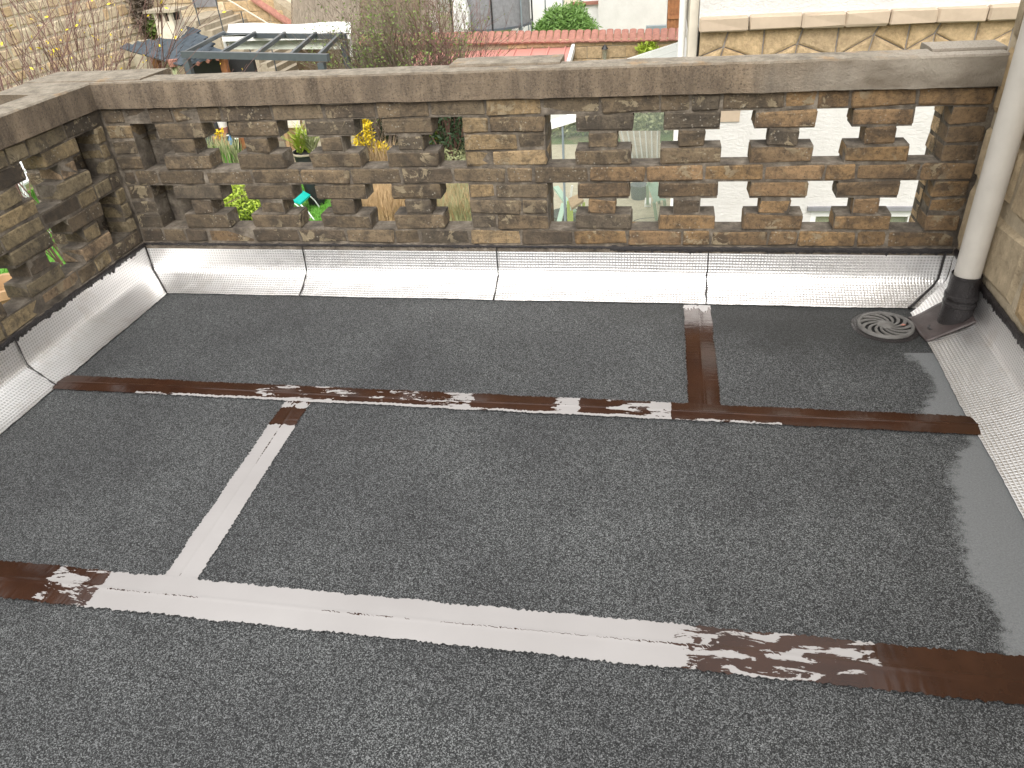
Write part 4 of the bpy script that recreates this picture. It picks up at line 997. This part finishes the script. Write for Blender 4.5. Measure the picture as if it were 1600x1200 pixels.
# white gable and stone pillar left of it
a = aY(641, 62, FY); b = aY(687, 62, FY); t = thing('white_gable', 'small white gable wall behind the twiggy shrub', 'building', ((a.x + b.x) / 2, FY, G)); MB().box((a.x, FY, G), (b.x, FY + 3, 3)).obj('wall', M['plaster'], t)
a = aY(688, 62, FY - .5); b = aY(711, 62, FY - .5); t = thing('gate_pillar', 'stone pillar with a rusty scroll grille between the white gable and cover', 'pillar', ((a.x + b.x) / 2, FY - .5, G)); gz = aY(700, 18, FY).z
MB().box((a.x, FY - .5, G), (b.x, FY - .2, gz)).obj('pillar', M['concrete'], t); gm = MB()
for i in range(2):
    for j in range(3):
        cc = Vector((a.x + (i + .5) * (b.x - a.x) / 2, FY - .45, gz + .13 + j * .24)); gm.tube([cc + Vector((.1 * math.cos(q), 0, .1 * math.sin(q))) for q in [k * math.pi / 6 for k in range(13)]], .015, 5)
gm.bar((a.x, FY - .45, gz), (a.x, FY - .45, gz + .9), .04).bar((b.x, FY - .45, gz), (b.x, FY - .45, gz + .9), .04); gm.obj('scroll_grille', M['twig'], t)

# dry brush bank
c = aD(560, 20, 23)
def bank(px0, px1, py0, py1, D0, D1, n, bias, L, mat, label, name='brush_heap'):
    v = []; f = []
    for i in range(n):
        t_ = R(); p = aD(ru(px0, px1), py1 + (py0 - py1) * t_, D0 + (D1 - D0) * t_); d_ = Vector((bias[0] + ru(-.25, .25), bias[1] + ru(-.2, .2), bias[2] + ru(-.2, .3))).normalized(); l_ = L * ru(.5, 1.3)
        s = Vector((ru(-1, 1), ru(-.2, .2), ru(-1, 1))).normalized() * .012; q = p + d_ * l_; k = len(v); v += [p - s, p + s, q + s * .3, q - s * .3]; f.append((k, k + 1, k + 2, k + 3))
    o = mesh_obj(name, v, f, mat); return tag(o, label, 'brush')
b1 = [aD(455, 75, 19.5), aD(655, 75, 19.5), aD(655, -30, 25), aD(455, -30, 25)]
mb = MB().prism(b1, (0, .4, -1.2)); mb.obj('garden_bank', M['soil'], kind='structure')
bank(462, 560, -15, 70, 19.3, 24.5, 7000, (.05, .2, 1), .45, M['greystraw'], 'grey dry upright brush covering the bank right of the red coping')
bank(550, 655, -15, 70, 19.3, 24.5, 7000, (.9, .1, -.45), .5, M['greystraw'], 'grey brown dry stalks lying down to the right beside the white gable')

# ------------------------------------------------------------------ stone house on the far left
LX = -12.2
lh = thing('stone_house', 'large pale stone house wall filling the top left corner', 'house', (LX - 1, 12, G))
ly1 = aX(258, 0, LX).y
MB().box((LX - 4, 5, G), (LX - .001, ly1, 5)).obj('wall_core', M['pale_mortar'], lh)
rubble('w', M['rubble_pale'], X=LX, a0=9.6, a1=ly1, z0=-1.75, z1=.55, rowh=.24, len_=(.2, .48), depth=.03, parent=lh, facing=1, limit=300, joint=.05)
rubble('w', M['rubble_pale'], X=LX, a0=5, a1=ly1, z0=.55, z1=4.8, rowh=.26, len_=(.3, .55), depth=.03, parent=lh, facing=1, limit=0, joint=.05)
# ivy patch at the corner
c = aX(222, 14, LX + .15); o = leaves(1500, ell((c.x, c.y, c.z), .12, .45, .75, 0), .10, M['twig'], 'withered_creeper'); tag(o, 'withered dark creeper clinging to the corner of the stone house', 'creeper')
c = aX(245, 45, LX + .3); o = leaves(900, ell((c.x, c.y, c.z), .18, .3, .22, 0), .12, M['leaf'], 'corner_plant'); tag(o, 'dull green plant growing beside the chimney', 'plant')

# back wall behind the stairs with red diagonal coping
BY = 17.2
bw_ = thing('stair_wall', 'yellow sandstone wall with a red sloping coping behind the pergola', 'wall', (aY(420, 60, BY).x, BY, G))
pl_ = [aY(262, 150, BY), aY(565, 150, BY), aY(565, 80, BY), aY(482, 38, BY), aY(420, -6, BY), aY(262, -60, BY)]
pl_[0].z = G; pl_[1].z = G
MB().prism(pl_, (0, .5, 0)).obj('wall_core', M['sand_mortar'], bw_)
ca_, cb_ = aY(404, -20, BY + .2), aY(482, 34, BY + .2)
of_ = Vector((-.14, -.32, -.20)); cp = MB().prism([ca_, cb_, cb_ + of_, ca_ + of_], (0, 0, -.06)); cp.obj('coping_band', M['terracotta'], bw_)
nb = 0
z = aY(420, 118, BY).z
zmax = aY(300, -20, BY).z
while z < zmax:
    x = aY(262, 40, BY).x + ru(0, .2)
    while x < pl_[1].x:
        L = ru(.35, .75); cxm = x + L / 2; cz = z + .12
        dd = Vector((cxm, BY, cz)) - CP; qx = 800 + FPX * dd.dot(AR) / dd.dot(AW); qy = 600 - FPX * dd.dot(AU) / dd.dot(AW)
        lim = -6 + (qx - 420) * .72
        if (qx < 415 or qy > lim + 12) and nb < 260 and x + L < pl_[1].x:
            brick(x + .01, x + L - .01, BY - .02, BY + .02, z + .01, z + .25, bw_, (1, 1, 1), .02, .015, 'stone', M['dressed'] if qx > 345 else M['rubble_pale'], False); nb += 1
        x += L
    z += .26
# window by the landing
c = aY(322, 4, BY - .03); t2 = MB().box(c + Vector((-.35, -.04, -.1)), c + Vector((.3, .02, 1.2))).obj('window', M['mesh'], bw_)
# stone stairs descending to the right
st = thing('stone_stairs', 'old stone stair flight descending past the slate lean to', 'stairs', (aY(345, 60, 15).x, 15.4, G))
s0 = aY(293, 34, 15.3); s1 = aY(452, 128, 15.3); ns = 13
for i in range(ns):
    a = s0.lerp(s1, i / ns); b = s0.lerp(s1, (i + 1) / ns)
    w0 = a.x - (.5 if i == 0 else 0)
    mb = MB().box((w0, 15.3 + ru(-.02, .02), a.z - .45), (b.x + .04, BY - .03, a.z)); mb.obj('step', M['concrete'], st)
mb = MB(); mb.prism([(s0.x - .5, 15.32, s0.z - .45), (s0.x + .2, 15.32, s0.z - .45), (s1.x, 15.32, s1.z - .4), (s1.x, 15.32, G), (s0.x + 1.6, 15.32, G)], (0, .3, 0)); mb.obj('side_wall', M['concrete'], st)
rail = MB(); 
rail.tube([s0 + Vector((.3, .05, .95)), s1 + Vector((.3, .05, .95))], .018, 6)
rail.obj('handrail', M['cream'], st)
for i in range(4): a = s0.lerp(s1, (i + .3) / 4) + Vector((.1, .05, 0)); MB().tube([a, a + Vector((0, 0, .98))], .014, 5).obj('baluster', M['anthracite'], st)
# slate lean-to
lt = thing('slate_lean_to', 'small lean to with a blue grey tiled roof and dark interior below the chimney', 'shed', aD(280, 100, 18))
lt.location.z = G
A1 = aD(283, 99, 16.6); rn = Vector((.10, -.22, 1)).normalized()
def aP(px, py):
    q_ = ray(px, py); return CP + q_ * ((A1 - CP).dot(rn) / q_.dot(rn))
A0, A2, A3, A4 = aP(196, 74), aP(345, 83), aP(302, 42), aP(258, 60)
MB().prism([A0, A1, A2, A3, A4], (0, 0, -.06)).obj('roof_deck', M['slate'], lt)
tile_m = brick_mesh(.215, .03, .2, M['slate'], .006, .004, 'slate_tile')
x_ = (A1 - A0).normalized(); z_ = x_.cross(rn); z_ = z_ if z_.y > 0 else -z_; x_ = rn.cross(z_)
poly = [((p - A1).dot(x_), (p - A1).dot(z_)) for p in (A0, A1, A2, A3, A4)]
def inside(px, py):
    c_ = False
    for k in range(5):
        (ax, ay), (bx, by) = poly[k], poly[(k + 1) % 5]
        if (ay > py) != (by > py) and px < (bx - ax) * (py - ay) / (by - ay) + ax: c_ = not c_
    return c_
tl = 0
for j in range(-40, 60):
    for i in range(-40, 40):
        px_t, py_t = i * .235 + (j % 2) * .117, j * .165
        if tl < 300 and inside(px_t, py_t):
            o = link('slate_tile', tile_m, lt); mt = Matrix((x_, rn, z_)).transposed().to_4x4(); mt.translation = A1 + x_ * px_t + z_ * py_t + rn * .022
            o.matrix_parent_inverse = Matrix.Identity(4); o.matrix_basis = Matrix.Translation(-lt.location) @ mt @ Matrix.Rotation(-.12 + ru(-.02, .02), 4, 'X'); tl += 1
for a, b in ((A1, A2),):
    nn_ = int((b - a).length / .16)
    eb = MB()
    for i in range(nn_): p = a.lerp(b, (i + .5) / nn_) + Vector((0, 0, -.07)); eb.tube([p + Vector((0, .0, -.01)), p + Vector((0, .2, .04))], .04, 6)
    eb.obj('eaves_tiles', M['terracotta'], lt, kind='stuff')
for p in (A0 + Vector((.5, .1, 0)), A1 + Vector((0, .2, 0)), A2 + Vector((-.1, .2, 0))): MB().bar((p.x, p.y, G), (p.x, p.y, p.z - .1), .12).obj('post', M['wood'], lt)
MB().box((A0.x + .9, A1.y + .95, G), (aY(398, 100, A1.y + 1).x, A1.y + 1.05, A2.z - .15)).obj('interior_shade', M['black'], lt)  # black sheet standing for the shade inside the lean-to
p = aD(232, 90, 18.3); MB().bar((p.x, p.y, G), (p.x - .15, p.y + .1, A0.z), .3, .35).obj('side_pier', M['concrete'], lt)
# chimney
cb, ct = aD(277, 76, 17.9), aD(262, 32, 17.9); t = thing('stone_chimney', 'rendered stone chimney with a flat slab cap on the slate lean to', 'chimney', cb)
ct = Vector((cb.x, cb.y, aD(262, 30, 17.9).z))
mb = MB(); w0, w1 = .33, .26
v = []
for zz_, ww in ((cb.z - .3, .30), (cb.z + .08, .25), (cb.z + .2, .21), (ct.z - .02, .19)):
    v += [(cb.x - ww, cb.y - ww, zz_), (cb.x + ww, cb.y - ww, zz_), (cb.x + ww, cb.y + ww, zz_), (cb.x - ww, cb.y + ww, zz_)]
f = [(0, 3, 2, 1), (12, 13, 14, 15)]
for k in range(3):
    for i in range(4): f.append((k * 4 + i, k * 4 + (i + 1) % 4, k * 4 + 4 + (i + 1) % 4, k * 4 + 4 + i))
mb.add(v, f).obj('stack', M['pale_mortar'], t)
for sx_ in (-1, 0, 1):
    for sy_ in (-1, 1): MB().box((cb.x + sx_ * .15 - .035, cb.y + sy_ * .15 - .04, ct.z - .02), (cb.x + sx_ * .15 + .035, cb.y + sy_ * .15 + .04, ct.z + .14)).obj('cap_support', M['pale_mortar'], t)
MB().box((cb.x - .17, cb.y - .1, ct.z - .015), (cb.x + .17, cb.y + .1, ct.z + .13)).obj('flue', M['dark'], t)
MB().box((cb.x - .36, cb.y - .26, ct.z + .142), (cb.x + .32, cb.y + .26, ct.z + .19)).obj('cap_slab', M['concrete'], t)
# pergola
pg = thing('pergola', 'dark grey steel pergola frame standing over the patio', 'pergola', aD(400, 100, 16.3)); pg.location.z = G
pz = aD(288, 84, 16.0).z
B0, B1 = aZ(285, 85, pz), aZ(513, 90, pz); F0, F1 = aZ(352, 55, pz), aZ(540, 57, pz)
MB().bar(B0, B1, .08, .11).obj('beam', M['anthracite'], pg); MB().bar(F0, F1, .08, .09).obj('beam', M['anthracite'], pg)
for k in range(5):
    b = (B0 - F0) * .0; s_ = B0.lerp(B1, (.02, .28, .53, .76, .94)[k]) ; e_ = F0.lerp(F1, (.0, .27, .52, .77, .97)[k]); MB().bar(s_ + Vector((0, 0, .02)), e_ + Vector((0, 0, .05)), .05, .065).obj('rafter', M['anthracite'], pg)
for p in (B0.lerp(B1, .02), B0.lerp(B1, .95), F1.lerp(F0, .02)): MB().bar((p.x, p.y, G), (p.x, p.y, pz - .08), .11).obj('post', M['anthracite'], pg)
# white awning sheet
AZ = aD(450, 40, 17.6)
aw = thing('awning', 'folded white awning sheet with a pale green lower panel behind the pergola', 'awning', aD(450, 60, 17.6)); 
q4 = [aD(346, 56, 17.3), aD(546, 52, 17.3), aD(548, 35, 18.2), aD(357, 38, 18.2)]
n = 16; v = []; f = []
for i in range(n + 1):
    t_ = i / n
    for j in range(5):
        s_ = j / 4; p = q4[0].lerp(q4[1], t_).lerp(q4[3].lerp(q4[2], t_), s_); p = p + Vector((0, 0, -.10 * math.sin(math.pi * s_) + .02 * math.sin(t_ * 9)))
        v.append(p)
for i in range(n):
    for j in range(4): q = i * 5 + j; f.append((q, q + 5, q + 6, q + 1))
mesh_obj('sheet', v, f, M['white'], aw, True); MB().bar(q4[0] + Vector((0, 0, -.06)), q4[1] + Vector((0, 0, -.06)), .06, .08).obj('front_rail', M['white'], aw)
MB().prism([aD(353, 60, 17.5), aD(546, 57, 17.5), aD(544, 77, 17.35), aD(360, 77, 17.35)], (0, .03, 0)).obj('lower_panel', plain('pale_green_sheet', (.50, .53, .45), .5, .08, 4, 0), aw)
for (x_, y_) in ((350, 58), (545, 56)): p = aD(x_, y_, 17.45); MB().bar((p.x, p.y, G), p, .06).obj('post', M['white'], aw)
# patio set under the lean-to
tz = G + .75; c = aD(367, 108, 18.0); t = thing('plastic_table', 'small dark table carrying a blue bowl under the stairs', 'table', (c.x, c.y, G)); MB().lathe((c.x, c.y, c.z - .06), [(0, 0), (.35, 0), (.35, -.04), (0, -.04)], 16).obj('table_top', M['twig'], t); MB().tube([(c.x, c.y, G), (c.x, c.y, c.z - .1)], .05, 8).obj('leg', M['twig'], t)
tag(MB().lathe((c.x, c.y, c.z - .06), [(0, 0), (.1, 0), (.18, .15), (.16, .15), (0, .05)], 14).obj('blue_bowl', M['blue'], smooth=True), 'blue plastic bowl on the small table under the stairs', 'bowl')
for x_, lb in ((349, 'teal plastic chair left of the blue bowl'), (381, 'teal plastic chair right of the blue bowl')):
    c = aD(x_, 116, 17.7); t = thing('plastic_chair', lb, 'chair', (c.x, c.y, G), 'teal chairs under the stairs'); MB().box((c.x - .12, c.y - .04, c.z - .3), (c.x + .12, c.y, c.z + .12)).obj('backrest', M['teal'], t); MB().box((c.x - .16, c.y, c.z - .34), (c.x + .16, c.y + .35, c.z - .3)).obj('seat', M['teal'], t)
    for sx_ in (-.13, .13):
        for sy_ in (.03, .3): MB().bar((c.x + sx_, c.y + sy_, G), (c.x + sx_, c.y + sy_, c.z - .34), .03).obj('leg', M['teal'], t)
c = aD(273, 108, 16.7); t = thing('hanging_plant', 'strands of pale green trailing leaves in a terracotta holder below the eaves', 'hanging plant', (c.x, c.y, c.z)); blades(40, lambda: Vector((c.x + ru(-.05, .05), c.y, c.z + .05)), -.4, .02, .3, M['sage'], 'leaves', t); MB().lathe((c.x, c.y, c.z + .05), [(0, 0), (.08, 0), (.1, .12), (0, .12)], 12).obj('bowl', M['terracotta'], t, True)

# ------------------------------------------------------------------ bare shrubs
def shrub(px, py, D, h, spread, n, depth, mat, leafm, nl, label, lr, name='bare_shrub', zoff=0):
    c = aD(px, py, D); b = Vector((c.x, c.y, G)); t = thing(name, label, 'shrub', b); tips = []
    twigs(b, h, spread, n, depth, mat, 'branches', t, .016, tips=tips)
    if nl:
        k = [0]
        def fn(): return random.choice(tips) + Vector((ru(-.08, .08), ru(-.08, .08), ru(-.08, .08)))
        leaves(nl, fn, lr, leafm, 'leaves', t)
    return t
shrub(632, 112, 15.6, 2.9, .55, 30, 4, M['twig'], M['leaf'], 4200, 'twiggy shrub with small green leaves in front of the red roof', .05)
shrub(690, 112, 15.2, 2.7, .5, 20, 4, M['redtwig'], M['leaf'], 500, 'leafless red brown shrub right of the leafy twiggy one', .04)
shrub(585, 112, 15.8, 2.7, .4, 16, 4, M['twig'], M['leaf'], 1200, 'thin twiggy shrub right of the pergola post', .05)
shrub(60, 150, 8.6, 4.7, .3, 9, 4, M['redtwig'], M['yellow'], 260, 'tall bare shrub with purple twigs and few yellow buds at top left', .035)
shrub(-30, 150, 8.2, 4.6, .3, 6, 4, M['redtwig'], M['yellow'], 120, 'bare purple twigged shrub cut by the left edge', .035)
shrub(130, 140, 9.8, 3.3, .2, 4, 3, M['redtwig'], M['yellow'], 90, 'small bare shrub right of the tall purple twigged one', .035)
